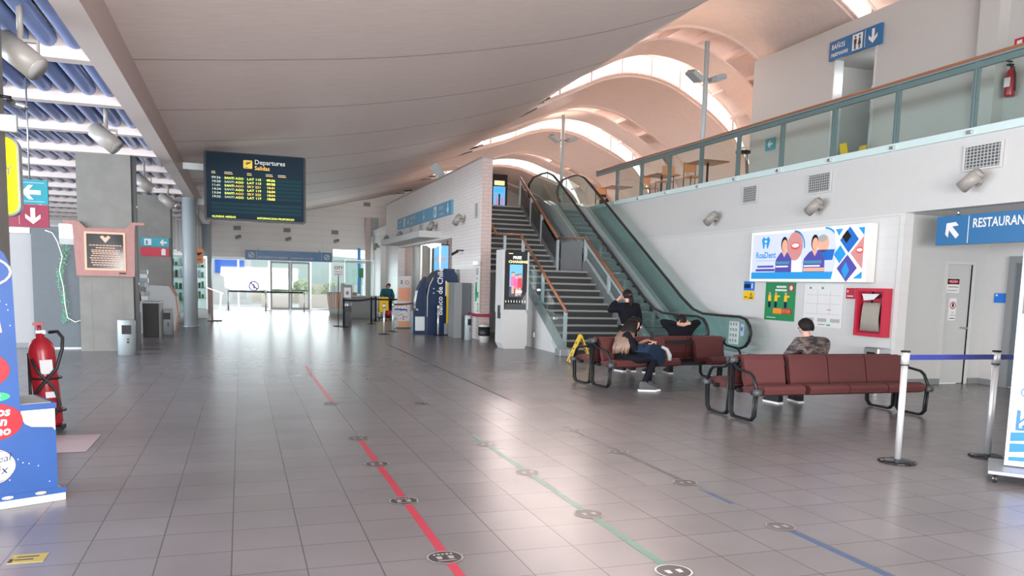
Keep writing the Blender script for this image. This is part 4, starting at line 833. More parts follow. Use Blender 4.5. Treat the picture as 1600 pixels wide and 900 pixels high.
# ================================================================== barrier posts, signs on the floor of the hall
def belt_post(label, loc, top_mt='aluminium', pole_mt='aluminium', h=1.0, lean=0, r=.03, group=None):
    t = thing('barrier_post', label, 'barrier post', loc, 0, group)
    MB().lathe([(.17, 0), (.175, .012), (.12, .026), (.03, .035)], (0, 0, 0), 'black_gloss', 28).build('base', t)
    MB().cyl((0, 0, .03), (0, 0, h-.12), r, pole_mt, 16).build('pole', t)
    hd = MB().cyl((0, 0, h-.12), (0, 0, h+.0), r*1.25, top_mt, 16).build('head', t); MB().cyl((0, 0, h), (0, 0, h+.015), r*1.4, 'black', 16).cyl((0, 0, h-.125), (0, 0, h-.115), r*1.35, 'black', 16).build('cap_ring', hd)
    return t
def belt(label, a, b, mt='belt_blue', w=.05, sag=.0, name='barrier_belt'):
    A, B = Vector(a), Vector(b); n = 12; vs = []; d = (B-A).normalized(); s = Vector((-d.y, d.x, 0))*.002; fs = []
    for i in range(n+1):
        p = A.lerp(B, i/n)-Vector((0, 0, 4*sag*(i/n)*(1-i/n)))-A
        vs += [p+s+Vector((0, 0, w/2)), p+s-Vector((0, 0, w/2)), p-s-Vector((0, 0, w/2)), p-s+Vector((0, 0, w/2))]
    for i in range(n):
        for j in range(4): fs.append((4*i+j, 4*i+(j+1) % 4, 4*i+4+(j+1) % 4, 4*i+4+j))
    fs += [(0, 1, 2, 3), (4*n+3, 4*n+2, 4*n+1, 4*n)]
    o = MB().add(vs, fs, mt).build(name, None, A); return tag(o, label, 'belt')
belt_post('silver barrier post with black base in front of the near bench', (5.95, 5.87, 0), h=1.06)
belt_post('silver barrier post beside the white direction board at the right edge', (7.09, 5.86, 0), h=1.06)
belt('blue retractable belt stretched between the two nearest silver posts', (5.99, 5.87, 1.01), (7.05, 5.86, 1.01))
belt('short blue belt running right from the second silver post', (7.13, 5.86, 1.01), (7.9, 5.7, 1.0))
# wheeled direction board at the right edge
t = thing('direction_board', 'white wheeled information board with blue stripes at the right edge', 'sign', (6.40, 5.12, 0), math.radians(-50))
MB().box(.0, 1.0, 0.0, .05, .12, 2.1, 'steel_dull').build('frame', t)
MB().box(.03, .97, -.006, 0, .16, 1.46, 'paper').box(.03, .97, -.006, 0, 1.46, 2.08, 'boardgrey').build('panel', t)
g = MB(); y = -.009
g.text('Asistencia', .10, 1.24, .13, 'blue_bright', y).text('Especial', .09, 1.11, .13, 'blue_bright', y).text('Special Assistance', .09, .97, .08, 'blue_sign_pale', y).ring(.12, .78, .035, .045, y, 'blue_sign').rect(.115, .125, .8, .88, y, 'blue_sign').disc(.12, .9, .014, .014, y, 'blue_sign', 10)
g.flat([(.06, .44), (.06, .62), (.09, .62), (.09, .53), (.24, .68), (.28, .64), (.13, .48), (.22, .48), (.22, .44)], y, 'blue_sign').flat([(.085, .465), (.085, .5), (.24, .655), (.255, .64), (.1, .48), (.11, .465)], y-.002, 'paper')
for z, m_ in ((.17, 0), (.32, 0), (.47, 0)): pass
for z in (.18, .30, .40): g.flat([(.03, z-.06 if z > .2 else .165), (.5, z+.0), (.97, z+.06), (.97, z+.12), (.5, z+.06), (.03, z+.02)], y, 'blue_bright')
g.build('printing', t)
MB().rbox(-.12, 1.1, -.30, .35, .075, .11, .01, 'steel_dull').build('base_plate', t)
for wx in (-.06, 1.04):
    for wy in (-.24, .29): MB().cyl((wx-.014, wy, .035), (wx+.014, wy, .035), .035, 'rubber', 14).cyl((wx-.018, wy, .035), (wx+.018, wy, .035), .018, 'chrome', 12).build('castor', t)
# yellow folding caution sign near the stairs
t = thing('caution_sign', 'yellow folding wet floor sign standing beside the far bench', 'warning sign', (6.62, 15.0, 0), -.22)
for sg, nm in ((-1, 'panel'), (1, 'panel')):
    tf = Matrix.Translation((0, 0, .60))@Matrix.Rotation(.40*sg, 4, 'Y')@Matrix.Translation((0, 0, -.60))
    MB().box(-.012, .012, -.15, -.10, 0.0, .6, 'yellow', tf).box(-.012, .012, .10, .15, 0, .6, 'yellow', tf).box(-.012, .012, -.10, .10, .2, .6, 'yellow', tf).box(-.014, .014, -.07, .07, .40, .44, 'red', tf).box(-.014, .014, -.07, .07, .28, .3, 'ink', tf).build(nm, t)
MB().cyl((0, -.1, .6), (0, .1, .6), .018, 'yellow', 10).build('hinge', t)
# floor tapes and round distance stickers
def tape(label, x, ya, yb, mt, w=.055):
    o = MB().box(-w/2, w/2, 0, yb-ya, 0, .0015, mt).build('floor_tape', None, (x, ya, 0.0005)); tag(o, label, 'floor tape')
tape('red floor tape stripe closest to the viewer, between the two lowest round stickers', 1.125, 2.6, 4.27, 'tape_red')
tape('red floor tape stripe second from the viewer', 1.125, 4.48, 5.52, 'tape_red')
tape('red floor tape stripe third from the viewer', 1.125, 5.73, 6.74, 'tape_red')
tape('red floor tape stripe fourth from the viewer, ending at the faint sticker', 1.125, 6.96, 7.92, 'tape_red')
tape('worn far red floor tape running towards the end doors', 1.12, 10.5, 15.3, 'tape_red', .05)
tape('green floor tape stripe nearest to the viewer', 2.315, 3.92, 4.88, 'tape_green')
tape('green floor tape stripe second from the viewer, worn pale in places', 2.315, 5.1, 6.15, 'tape_green')
tape('green floor tape stripe third from the viewer', 2.315, 6.37, 7.37, 'tape_green')
tape('faint green floor tape stripe farthest from the viewer', 2.315, 7.6, 8.0, 'tape_green')
tape('blue floor tape stripe at the lower right', 3.49, 2.6, 4.28, 'tape_blue', .05)
tape('short blue floor tape remnant beyond the pale round sticker', 3.49, 4.97, 5.4, 'tape_blue', .03)
tape('dark grey floor tape stripe, nearer of the two', 3.49, 5.73, 6.76, 'tape_grey', .035)
tape('dark grey floor tape stripe, farther of the two', 3.49, 6.97, 7.94, 'tape_grey', .035)
struct('trim_4', MB().box(3.52, 3.545, 10.3, 20, .0, .002, 'joint'))
def dot(label, x, y, mt='stick_dark', ring='stick_pale', txt=True, r=.105):
    t = thing('floor_sticker', label, 'floor sticker', (x, y, 0))
    b = MB(); n = 28; b.add([(r*math.cos(2*PI*i/n), r*math.sin(2*PI*i/n), .0025) for i in range(n)], [tuple(range(n))], mt).build('disc', t)
    g = MB()
    vs = []; fs = []
    for i in range(n+1):
        a = 2*PI*i/n; vs += [(r*.93*math.cos(a), r*.93*math.sin(a), .0035), (r*1.02*math.cos(a), r*1.02*math.sin(a), .0035)]
    for i in range(n): fs.append((2*i, 2*i+1, 2*i+3, 2*i+2))
    g.add(vs, fs, ring)
    for sx in (-.035, .035):
        g.add([(sx-.014, -.03, .0038), (sx+.014, -.03, .0038), (sx+.018, .02, .0038), (sx-.018, .02, .0038)], [(0, 1, 2, 3)], ring)
    if txt:
        for k in range(5): g.add([(-.06+.025*k, .04, .0038), (-.045+.025*k, .04, .0038), (-.045+.025*k, .065, .0038), (-.06+.025*k, .065, .0038)], [(0, 1, 2, 3)], ring)
        g.add([(-.055, -.062, .0038), (.055, -.062, .0038), (.055, -.05, .0038), (-.055, -.05, .0038)], [(0, 1, 2, 3)], ring)
    g.build('printing', t); return t
ws = ['nearest the viewer', 'second from viewer', 'third from viewer', 'fourth from viewer']
for i, y in enumerate((4.37, 5.62, 6.85, 8.04)): dot('round black sticker on the red tape line, '+ws[i], 1.115, y)
for i, y in enumerate((3.82, 4.99, 6.26, 7.48)): dot('round dark footprint sticker on the green tape line, '+ws[i], 2.315, y, ring='stick_pale' if i else 'paper', txt=False)
for i, y in enumerate((4.39, 5.63, 6.87, 8.05)): dot('round worn sticker on the blue and grey tape line, '+ws[i], 3.48, y, 'stick_dark' if i in (1, 2) else 'stick_mid', 'stick_pale', txt=False, r=.1)
for lb, x, y in (('tiny faint round sticker on the green line, far across the hall', 2.27, 10.26), ('tiny faint round sticker on the red line, far across the hall', 1.11, 10.45)): dot(lb, x, y, txt=False)
o = MB().add([(-.42, .45, .003), (.02, .42, .003), (.02, -.43, .003), (-.42, -.43, .003)], [(0, 1, 2, 3)], 'mat_pink').build('floor_decal', None, (-1.36, 8.31, 0)); tag(o, 'large pale pink floor decal beside the fire extinguisher', 'floor decal')
t = thing('floor_decal', 'yellow floor sticker with black lettering at the lower left', 'floor decal', (-1.15, 4.95, 0), 0); MB().box(-.09, .09, -.075, .075, 0, .002, 'sticker_yellow').build('decal', t); MB().box(-.06, .05, .02, .035, .002, .003, 'ink').box(-.06, .03, -.03, -.015, .002, .003, 'ink').box(-.088, -.07, -.06, .0, .002, .003, 'ink').build('lettering', t)

# ================================================================== left foreground
# blue cardboard product display
t = thing('product_display', 'tall blue cardboard snack display with Cereal Mix logos at the left edge', 'display stand', (-1.21, 6.21, 0), math.atan2(.18, .36))
MB().rbox(-1.05, .02, .0, .55, 0, .075, .006, 'white').build('base', t)
MB().box(-1.05, .02, -.004, .0, .055, .095, 'stand_blue').build('base_strip', t)
side = [(-1.0, .08), (-.03, .08), (-.03, .50), (-.05, .53), (-.18, .545), (-.22, .57), (-.24, .62), (-.26, 1.62), (-.30, 1.72), (-.38, 1.79), (-1.0, 1.80)]
MB().prism(side, 0, .008, 'stand_blue').build('side_panel', t)
MB().prism([(a, b) for a, b in side], .50, .508, 'stand_blue').build('side_panel', t)
MB().box(-.28, -.03, .01, .5, .09, .66, 'white').box(-.28, -.02, .008, .5, .66, .70, 'stand_blue').build('tray', t); MB().box(-.26, -.045, .03, .48, .695, .703, 'lightgrey').build('tray_floor', t)
MB().box(-1.0, -.30, .01, .5, .1, 1.7, 'stand_blue').build('body', t)
y = -.003
def logo(f, nm='logo'):
    g = MB(); f(g); g.build(nm, t)
logo(lambda g: g.disc(-.50, 1.60, .24, .12, y-.001, 'copper').disc(-.50, 1.60, .225, .105, y-.002, 'stand_blue').text('NESCOR', -.86, 1.56, .13, 'paper', y-.004, bold=.03))
logo(lambda g: g.disc(-.46, .95, .165, .12, y-.001, 'red').text('LOS', -.47, 1.0, .06, 'yellow', y-.004).text('EN', -.43, .93, .06, 'yellow', y-.004).text('TRES', -.49, .87, .06, 'yellow', y-.004))
logo(lambda g: g.disc(-.40, .60, .17, .125, y-.001, 'red').text('dos', -.43, .64, .085, 'paper', y-.004, bold=.03, shear=.2).text('en', -.41, .575, .085, 'paper', y-.004, bold=.03, shear=.2).text('uno', -.44, .51, .085, 'paper', y-.004, bold=.03, shear=.2))
logo(lambda g: g.disc(-.41, .30, .125, .105, y-.001, 'paper').ring(-.41, .30, .112, .118, y-.002, 'copper').text('Cereal', -.50, .31, .07, 'navy', y-.004, shear=.3, rot=.12).text('Mix', -.46, .235, .085, 'navy', y-.004, shear=.3, rot=.1))
logo(lambda g: g.disc(-.42, .77, .12, .035, y-.001, 'green_mid').text('Gelz', -.48, .75, .065, 'paper', y-.004, bold=.02, shear=.2))
logo(lambda g: g.flat([(-.6, 1.22), (-.34, 1.27), (-.33, 1.20), (-.6, 1.12)], y-.001, 'pink').text('BITE', -.5, 1.20, .075, 'darkred_sign', y-.004, rot=.2))
g = MB(); random.seed(5)
for i in range(60):
    a = random.uniform(-.95, -.06); z = random.uniform(.12, 1.45)
    if a > -.26 and z > .48: continue
    g.disc(a, z, .004, .004, y, 'bb_lilac', 6)
g.build('printed_sparkles', t)['kind'] = 'stuff'
for i in range(5): MB().disc(-.14-.2*i, .076, .035, .011, -.006, 'paper' if i % 2 else 'copper', 12).build('small_logo', t)
# wheeled red fire extinguisher
t = thing('fire_extinguisher', 'large red wheeled fire extinguisher behind the blue display', 'fire extinguisher', (-1.84, 9.0, 0))
tf = Matrix.Rotation(-.07, 4, 'Y')
MB().lathe([(.1, .06), (.12, .10), (.12, .82), (.107, .89), (.07, .94), (.04, .96), (.038, 1.0)], (0, 0, 0), 'red', 24, tf).build('cylinder', t)
MB().cyl((0, 0, 1.0), (0, 0, 1.08), .02, 'red', 10, tf=tf).box(-.05, .05, -.02, .02, 1.08, 1.11, 'red', tf).box(-.03, .06, -.025, .025, .99, 1.03, 'steel_dull', tf).build('valve', t)
MB().tube([(.02, -.04, 1.01), (.10, -.06, 1.02), (.15, -.09, .96), (.15, -.13, .85), (.10, -.16, .66), (-.04, -.16, .48), (-.13, -.14, .36)], .017, 'rubber', 8).tube([(-.12, -.14, .75), (-.06, -.16, .62), (.08, -.165, .46), (.12, -.15, .30), (.06, -.15, .16), (-.10, -.14, .10)], .014, 'rubber', 8).build('hose', t)
MB().tube([(.14*math.cos(a)-.0, .14*math.sin(a), 0) for a in [i*PI/8 for i in range(17)]], .01, 'black', 6, Matrix.Translation((.0, 0, .22))).tube([(.14*math.cos(a), .14*math.sin(a), 0) for a in [i*PI/8 for i in range(17)]], .01, 'black', 6, Matrix.Translation((-.03, 0, .55))).build('strap', t)
MB().box(.0, .11, -.139, -.12, .60, .74, 'paper', tf).box(.02, .12, -.139, -.12, .36, .42, 'paper', tf).build('label_plate', t)
MB().cyl((-.15, .08, .06), (-.18, .02, .8), .014, 'aluminium', 8).cyl((-.15, -.08, .06), (-.17, -.02, .8), .014, 'black', 8).box(-.2, .12, -.1, .1, .02, .06, 'black').build('trolley_frame', t)
for sy in (-.13, .13): MB().cyl((-.1, sy-.015, .06), (-.1, sy+.015, .06), .06, 'rubber', 16).build('wheel', t)
# yellow light box sign
t = thing('light_box_sign', 'glowing yellow rounded sign hanging at the left edge', 'sign', (-2.56, 9.6, 2.19), 0)
MB().prism(rrect(-.5, .405, -.02, .80, .12), -.03, .09, 'steel_dull').build('case', t); MB().prism(rrect(-.48, .385, 0, .78, .11), -.045, -.03, 'backlit_yellow').text('DAY', .05, .40, .15, 'lightgrey', -.05).text('CAFE', -.06, .24, .13, 'ink', -.05, bold=.02).build('face', t)
MB().cyl((-.1, .03, .80), (-.1, .03, 1.83), .015, 'steel_dull', 8).build('hanger', t)
t = thing('direction_sign', 'teal hanging sign with a white left arrow beside the yellow sign', 'sign', (-2.7, 12, 2.49)); MB().box(-.2, .31, 0, .05, 0, .31, 'cyan_sign').build('panel', t); MB().arrow(.12, .15, .22, PI, 'paper').rect(-.03, .27, .27, .275, -.003, 'paper').rect(-.03, .27, .03, .035, -.003, 'paper').build('arrow', t)
MB().cyl((.1, .03, .31), (.1, .03, 1.6), .01, 'steel_dull', 8).build('hanger', t)
t = thing('evacuation_sign', 'dark red hanging sign with a white down arrow under the teal sign', 'sign', (-2.7, 12, 2.19)); MB().box(-.5, .31, 0, .05, 0, .29, 'darkred_sign').build('panel', t)
MB().arrow(.13, .145, .21, -PI/2, 'paper').text('Zona de', -.42, .19, .07, 'pink').text('Seguridad en', -.42, .12, .06, 'pink').text('evacuación', -.42, .05, .06, 'pink').rect(-.03, -.026, .03, .26, -.003, 'paper').build('lettering', t)
MB().box(-.1, -.06, .01, .04, .29, .302, 'steel_dull').box(.2, .24, .01, .04, .29, .302, 'steel_dull').build('bracket_plate', t)
# wooden plaque on the pillar
t = thing('memorial_plaque', 'carved wooden frame with a black and copper plaque on the concrete pillar', 'plaque', (-2.63, 18.38, 1.56))
o = [(-.55, 0), (.53, 0), (.55, .95), (.56, 1.06), (.74, 1.07), (.74, 1.12), (.50, 1.12), (.38, .99), (-.36, .97), (-.48, 1.10), (-.78, 1.12), (-.78, 1.07), (-.60, 1.02)]
MB().prism(o, -.07, .0, 'wood_plaque').build('frame', t)
MB().box(-.39, .37, -.085, -.07, .12, .90, 'copper').box(-.35, .33, -.089, -.08, .16, .86, 'black_gloss').build('plate', t)
g = MB(); y = -.092
g.flat([(-.1, .80), (-.05, .83), (0, .78), (.05, .83), (.10, .80), (0, .68)], y, 'copper')
for i, (z, w_) in enumerate(((.62, .30), (.57, .18), (.52, .26), (.485, .26), (.45, .24), (.405, .27), (.36, .29), (.315, .27), (.265, .27), (.22, .24))):
    x = -w_
    while x < w_: g.rect(x, min(w_, x+.05), z, z+.016, y, 'copper'); x += .062
g.build('engraving', t); MB().rbox(.24, .37, -.075, -.065, .05, .08, .004, 'black').build('badge', t)
# grey display panel with a trailing plant
t = thing('grey_partition_panel', 'dark grey freestanding panel with white edge beside the plaque pillar', 'panel', (-3.55, 18.9, 0)); MB().box(-.55, .37, 0, .05, .04, 2.56, 'boardgrey').build('panel', t); MB().box(-.55, .37, -.01, .06, 0, .04, 'white').box(.36, .39, -.01, .06, 0, 1.58, 'white').build('edge_trim', t)
t = thing('trailing_plant', 'green garland trailing down over the dark grey panel', 'plant', (-3.52, 18.86, .55)); g = MB(); random.seed(2)
for i in range(170):
    z = random.uniform(0, 1.75)**1; x = .05*math.sin(z*5)+random.choice((-.05, .03))+random.uniform(-.025, .025); a = random.uniform(0, PI)
    g.flat([(x, z), (x+.02*math.cos(a), z+.02*math.sin(a)+.012), (x+.04*math.cos(a), z+.04*math.sin(a)), (x+.02*math.cos(a), z-.014)], -random.uniform(.0, .03), 'leaf' if i % 3 else 'green_mid')
for i in range(40):
    u = random.uniform(0, 1); g.flat([(.05+.26*u, 1.62+.2*u+random.uniform(-.03, .03)), (.07+.26*u, 1.64+.2*u), (.06+.26*u, 1.6+.2*u)], -.02, 'leaf')
o = g.build('foliage', t); o['kind'] = 'stuff'; MB().tube([(0, 0, .02), (.03, 0, .5), (-.02, 0, 1.0), (.03, 0, 1.7)], .006, 'leaf', 5).build('stem', t)
o = MB().tube([(-.3, -.05, 1.92), (-.17, -.05, 1.88), (-.08, -.05, 1.7), (-.0, -.05, 1.4), (-.06, -.05, 1.1), (.0, -.05, .75), (.02, -.05, .4), (.06, -.05, .12), (.2, -.05, .03), (.36, -.05, .09)], .011, 'cable', 8).build('white_cable', None, (-3.52, 18.86, .55)); tag(o, 'thick white cable curving down the dark grey panel', 'cable')
t = thing('notice_frame', 'white lit notice frame above the right corner of the grey panel', 'frame', (-3.4, 18.83, 2.2)); MB().box(-.17, .17, 0, .03, 0, .42, 'backlit_white').build('face', t); MB().box(-.17, .17, -.006, 0, .0, .12, 'lightgrey').box(-.1, -.08, -.006, 0, .12, .4, 'lightgrey').build('print', t)
t = thing('tube_light', 'white horizontal tube light high on the aisle wall', 'light', (-4.55, 19.2, 2.42)); MB().box(-.45, .35, 0, .1, 0, .1, 'backlit_white').build('tube', t); MB().box(-.47, -.45, -.005, .105, -.005, .105, 'white').box(.35, .37, -.005, .105, -.005, .105, 'white').build('end_cap', t)
def bin_round(label, loc, h=.7, r=.15, ry=0):
    t = thing('litter_bin', label, 'bin', loc, ry)
    MB().lathe([(r, 0), (r, h-.02), (r*.92, h), (r*.6, h+.0)], (0, 0, 0), 'bin_grey', 28).build('body', t)
    MB().box(-.07, .10, -r-.006, -r*.7, h-.28, h-.1, 'black').build('opening', t); MB().disc(.04, h-.38, .02, .02, -r-.004, 'ink', 12).rect(.02, .06, h-.46, h-.42, -r-.004, 'ink').build('sticker', t)
    return t
bin0 = bin_round('grey cylindrical litter bin at the foot of the plaque pillar', (-2.19, 17.6, 0), .7, .17)
again(bin0, 'grey cylindrical litter bin next to the dark counter box', (-1.93, 23.6, 0))
# spotlights and small boxes under the left soffit
def soffit_spot(label, loc, rz=0):
    t = thing('soffit_spotlight', label, 'spotlight', loc, rz)
    MB().cyl((0, 0, .12), (0, 0, .60), .03, 'lamp_body').box(-.16, .16, -.02, .02, .1, .13, 'lamp_body').box(-.16, -.14, -.02, .02, -.06, .13, 'lamp_body').box(.14, .16, -.02, .02, -.06, .13, 'lamp_body').build('bracket', t)
    d = Vector((.72, -.25, -.6)).normalized(); c = Vector((0, 0, -.03))
    MB().cyl(c-d*.22, c+d*.2, .13, 'lamp_body', 20).cyl(c-d*.28, c-d*.22, .08, 'lamp_body', 16, .13).build('housing', t); MB().cyl(c+d*.2, c+d*.21, .115, 'lamp_glass', 20).build('lens', t)
    return t
s0 = soffit_spot('large grey spotlight under the blue tubes at the upper left corner', (-2.02, 9.2, 3.74))
again(s0, 'grey spotlight under the blue tubes, second from the upper left corner', (-1.98, 14.15, 3.74)); again(s0, 'grey spotlight under the louvres right of the plaque pillar', (-2.1, 20.48, 3.74)); again(s0, 'grey spotlight under the louvres above the second pillar', (-1.95, 24.97, 3.74))
t = thing('surveillance_camera', 'small camera on a thin arm fixed to the leftmost pillar', 'camera', (-2.1, 8.6, 3.2)); MB().cyl((0, 0, 0), (.12, 0, -.01), .015, 'black', 8).build('arm', t); MB().cyl((.10, 0, -.04), (.25, -.08, -.10), .028, 'chrome', 14).build('housing', t)
t = thing('junction_box', 'pale square box mounted near the top of the leftmost pillar', 'box', (-2.14, 8.9, 2.92)); MB().rbox(-.02, .14, -.06, .0, 0, .16, .008, 'lightgrey').build('case', t); MB().box(-.01, .13, -.064, -.058, .01, .15, 'offwhite').build('lid', t)
# departures board
t = thing('departures_board', 'black departures board with yellow flight rows hanging over the hall', 'information board', (.36, 20, 2.93), 0)
MB().prism(rrect(-1.15, 1.14, -.01, 1.57, .06), 0, .22, 'black').build('case', t)
MB().box(-1.1, 1.09, -.006, 0, .04, 1.55, 'board_dark').build('screen', t)
r = MB()
for z in [.95-.087*i for i in range(6)]+[.36, .27, .18]:
    x = -.98
    while x < 1.0: r.rect(x, x+.034, z-.005, z+.055, -.009, 'board_row'); x += .043
r.build('flap_rows', t)
g = MB(); y = -.012
rows = [('09:36', 'SANTI', 'AGO', 'LAT 115', '09:36', 'led_y'), ('10:20', 'SANTI', 'AGO', 'LAT 113', '09:28', 'led_y'), ('11:41', 'SANTI', 'AGO', 'SKY 221', '10:41', 'led_o'), ('14:34', 'SANTI', 'AGO', 'LAT 119', '16:34', 'led_y'), ('13:04', 'SANTI', 'AGO', 'SKY 225', '18:04', 'led_o'), ('19:55', 'SANTI', 'AGO', 'LAT 117', '18:55', 'led_y')]
for i, (a, b1, b2, c1, d1, m1) in enumerate(rows):
    z = .95-.087*i
    h = MB(); h.text(a, -.98, z, .072, 'led_w', y, sx=1.25, bold=.01).text(b1, -.70, z, .072, 'led_y' if i % 2 == 0 else 'led_w', y, sx=1.1, bold=.005).text(b2, -.46, z, .072, m1, y, sx=1.15).text(c1, -.20, z, .072, m1, y, sx=1.25, bold=.005).text(d1, .24, z, .072, 'led_y' if i != 2 and i != 4 else 'led_o', y, sx=1.2, bold=.02); h.build('flight_row', t)
g.text('0:LINEAS AEREAS', -.98, .06, .066, 'led_y', y, sx=1.05).text('INFORMACION PROPORCIO', .02, .06, .066, 'led_y', y, sx=1.0)
for x, w_ in ((-.98, .08), (-.70, .17), (-.2, .1), (.22, .15), (.5, .17)): g.rect(x, x+w_, 1.10, 1.112, y, 'led_w').rect(x, x+w_*1.1, 1.065, 1.075, y, 'led_o')
g.text('Departures', -.03, 1.33, .15, 'paper', y, bold=.01).text('Salidas', -.03, 1.20, .13, 'led_o', y)
g.flat(rrect(-.28, -.08, 1.22, 1.41, .02), y, 'yellow').flat([(-.25, 1.33), (-.235, 1.33), (-.215, 1.30), (-.12, 1.35), (-.11, 1.37), (-.13, 1.375), (-.165, 1.36), (-.21, 1.37), (-.22, 1.36), (-.19, 1.34), (-.225, 1.325), (-.245, 1.345)], y-.003, 'ink').rect(-.25, -.17, 1.24, 1.25, y-.003, 'ink')
g.build('lettering', t)
MB().box(-1.0, -.7, .2, 2.0, 1.36, 1.44, 'steel_dull').build('bracket', t)
struct('trim_5', MB().box(-1.36, -.1, 21.9, 22.1, 4.28, 4.44, 'steel_dull')); struct('trim_6', MB().box(-1.36, -.1, 29.0, 29.2, 4.02, 4.2, 'steel_dull'))
# second pillar signs and things along the shop side
t = sheet('small teal exit sign with left arrow on the second pillar', 'exit_sign', 'sign', (-2.5, 26.99, 2.49), .80, .27, 0, .04, 'cyan_sign'); MB().arrow(.24, .13, .2, PI, 'paper', -.044).rect(-.3, -.1, .04, .23, -.042, 'paper').rect(-.26, -.2, .06, .18, -.046, 'cyan_sign').build('pictogram', t)
t = sheet('small crimson sign with white pictogram under the teal exit sign', 'safety_sign', 'sign', (-2.5, 26.99, 2.19), .80, .27, 0, .04, 'red_sign'); MB().rect(.18, .3, .04, .2, -.044, 'paper').flat([(.16, .2), (.32, .2), (.24, .25)], -.044, 'paper').build('pictogram', t)
t = thing('fire_extinguisher', 'red fire extinguisher on a grey stand behind the plaque pillar', 'fire extinguisher', (-2.42, 20.3, 0)); MB().rbox(-.02, .2, -.12, .1, 0, .74, .01, 'midgrey').build('stand', t); MB().lathe([(.08, .74), (.085, .76), (.085, 1.08), (.05, 1.16), (.025, 1.18), (.02, 1.24)], (.09, 0, 0), 'red', 18).build('cylinder', t); MB().tube([(.1, 0, 1.2), (.2, -.03, 1.2), (.21, -.03, 1.0)], .012, 'rubber', 6).build('hose', t)
t = thing('counter_box', 'low dark counter box with a grey top beyond the plaque pillar', 'counter', (-2.2, 22.9, 0)); MB().rbox(-.22, .17, -.4, .5, 0, .88, .01, 'black').build('body', t); MB().box(-.24, .2, -.42, .52, .88, .92, 'lightgrey').box(.17, .2, -.42, .52, 0, .88, 'midgrey').build('top', t)
t = thing('curved_reception_desk', 'pale curved desk panel behind the dark counter box', 'desk', (-2.1, 25.2, 0)); MB().prism([(-.5, 0), (.25, 0), (.33, .5), (.28, 1.0), (.12, 1.3), (-.5, 1.33)], 0, .5, 'lightgrey').build('body', t); MB().prism([(.25, 0), (.29, 0), (.37, .5), (.32, 1.02), (.14, 1.34), (.10, 1.32), (.28, 1.0), (.33, .5)], -.02, .52, 'wood_rail').build('edge_trim', t)
t = thing('display_cabinet', 'glass display cabinet with shelves between the pillar and round column', 'cabinet', (-2.2, 29.6, 0)); MB().box(-.5, .5, 0, .5, 0, .35, 'offwhite').box(-.5, .5, 0, .5, 2.3, 2.4, 'aluminium').box(-.5, -.46, 0, .04, .35, 2.3, 'aluminium').box(.46, .5, 0, .04, .35, 2.3, 'aluminium').box(-.5, .5, .46, .5, .35, 2.3, 'aluminium').build('frame', t)
MB().box(-.46, .46, .01, .02, .35, 2.3, 'glass').build('glass_front', t)
for z in (.75, 1.15, 1.55, 1.95):
    s = MB().box(-.45, .45, .04, .45, z, z+.02, 'shelf_glass').build('shelf', t)
    g = MB(); random.seed(int(z*100))
    for i in range(7): g.box(-.42+.12*i, -.35+.12*i, .1, .3, z+.02, z+random.uniform(.1, .3), random.choice(('goods', 'paper', 'green', 'pink', 'darkgrey')))
    o = g.build('goods', s); o['kind'] = 'stuff'
c2 = again(t, 'glass display cabinet right of the round column, stocked with small goods', (-1.75, 33.2, 0))
t = thing('kiosk_sign', 'orange rounded sign hanging right of the round column', 'sign', (-1.37, 30, 2.06)); MB().prism(rrect(-.16, .13, 0, .52, .05), 0, .06, 'orange').build('panel', t); MB().text('CAFE', -.13, .1, .09, 'ink', -.004).disc(-.02, .33, .06, .05, -.004, 'ink').disc(.06, .36, .04, .03, -.004, 'ink').build('lettering', t); MB().cyl((0, .03, .52), (0, .03, 2.0), .01, 'steel_dull', 8).build('hanger', t)
t = thing('curved_lectern', 'small brown curved lectern near the far doors on the left', 'lectern', (-.92, 31.0, 0)); MB().prism([(-.12, 0), (-.05, 0), (-.05, 1.2), (-.2, 1.25), (-.22, 1.2)], -.2, .2, 'wood_plaque').build('post', t); MB().prism([(.05, .1), (.10, .1), (.22, .45), (.25, 1.0), (.2, 1.0), (.17, .45)], -.22, .22, 'steel').build('curved_front', t); MB().prism([(-.25, 1.2), (.3, 1.0), (.3, 1.03), (-.25, 1.23)], -.22, .22, 'steel').build('top', t); MB().box(-.25, .25, -.25, .25, 0, .03, 'darkgrey').build('base', t)
t = thing('clothes_rail', 'pale stack of merchandise seen through the gap behind the plaque pillar', 'merchandise', (-2.75, 24.0, 0)); MB().box(-.4, .3, 0, .4, 0, .8, 'offwhite').build('base', t)
g = MB(); random.seed(9)
for i in range(24): a = random.uniform(-.4, .2); z = .8+.12*(i//3); g.box(a, a+.18, -.02, .2, z, z+.11, random.choice(('paper', 'lightgrey', 'bb_lilac', 'shelf_glass')))
o = g.build('goods', t); o['kind'] = 'stuff'

# ================================================================== tiled block side: bank machine, posters, bins
t = thing('overhead_sign', 'long pale blue direction sign on the tiled block', 'sign', (6.44, 29.6, 3.80), -PI/2)
MB().box(-4.62, 4.62, -.06, 0, 0, .45, 'blue_sign_pale').build('panel', t); g = MB()
for x, s_ in ((-4.2, 'SALIDA'), (-1.9, 'RESTAURANT'), (3.0, 'BAÑOS')): g.text(s_, x, .24, .17, 'paper', -.066).text({'SALIDA': 'exit', 'RESTAURANT': 'elevator', 'BAÑOS': 'restrooms'}[s_], x, .06, .15, 'paper', -.066)
g.rect(-3.2, -2.9, .05, .4, -.064, 'paper').arrow(-2.3, .22, .32, -PI/2, 'paper', -.066).arrow(.6, .22, .32, -PI/2, 'paper', -.066).arrow(4.2, .22, .36, -PI/2, 'paper', -.066).rect(2.2, 2.6, .05, .4, -.064, 'paper').disc(2.4, .22, .1, .12, -.068, 'blue_sign_pale').build('lettering', t)
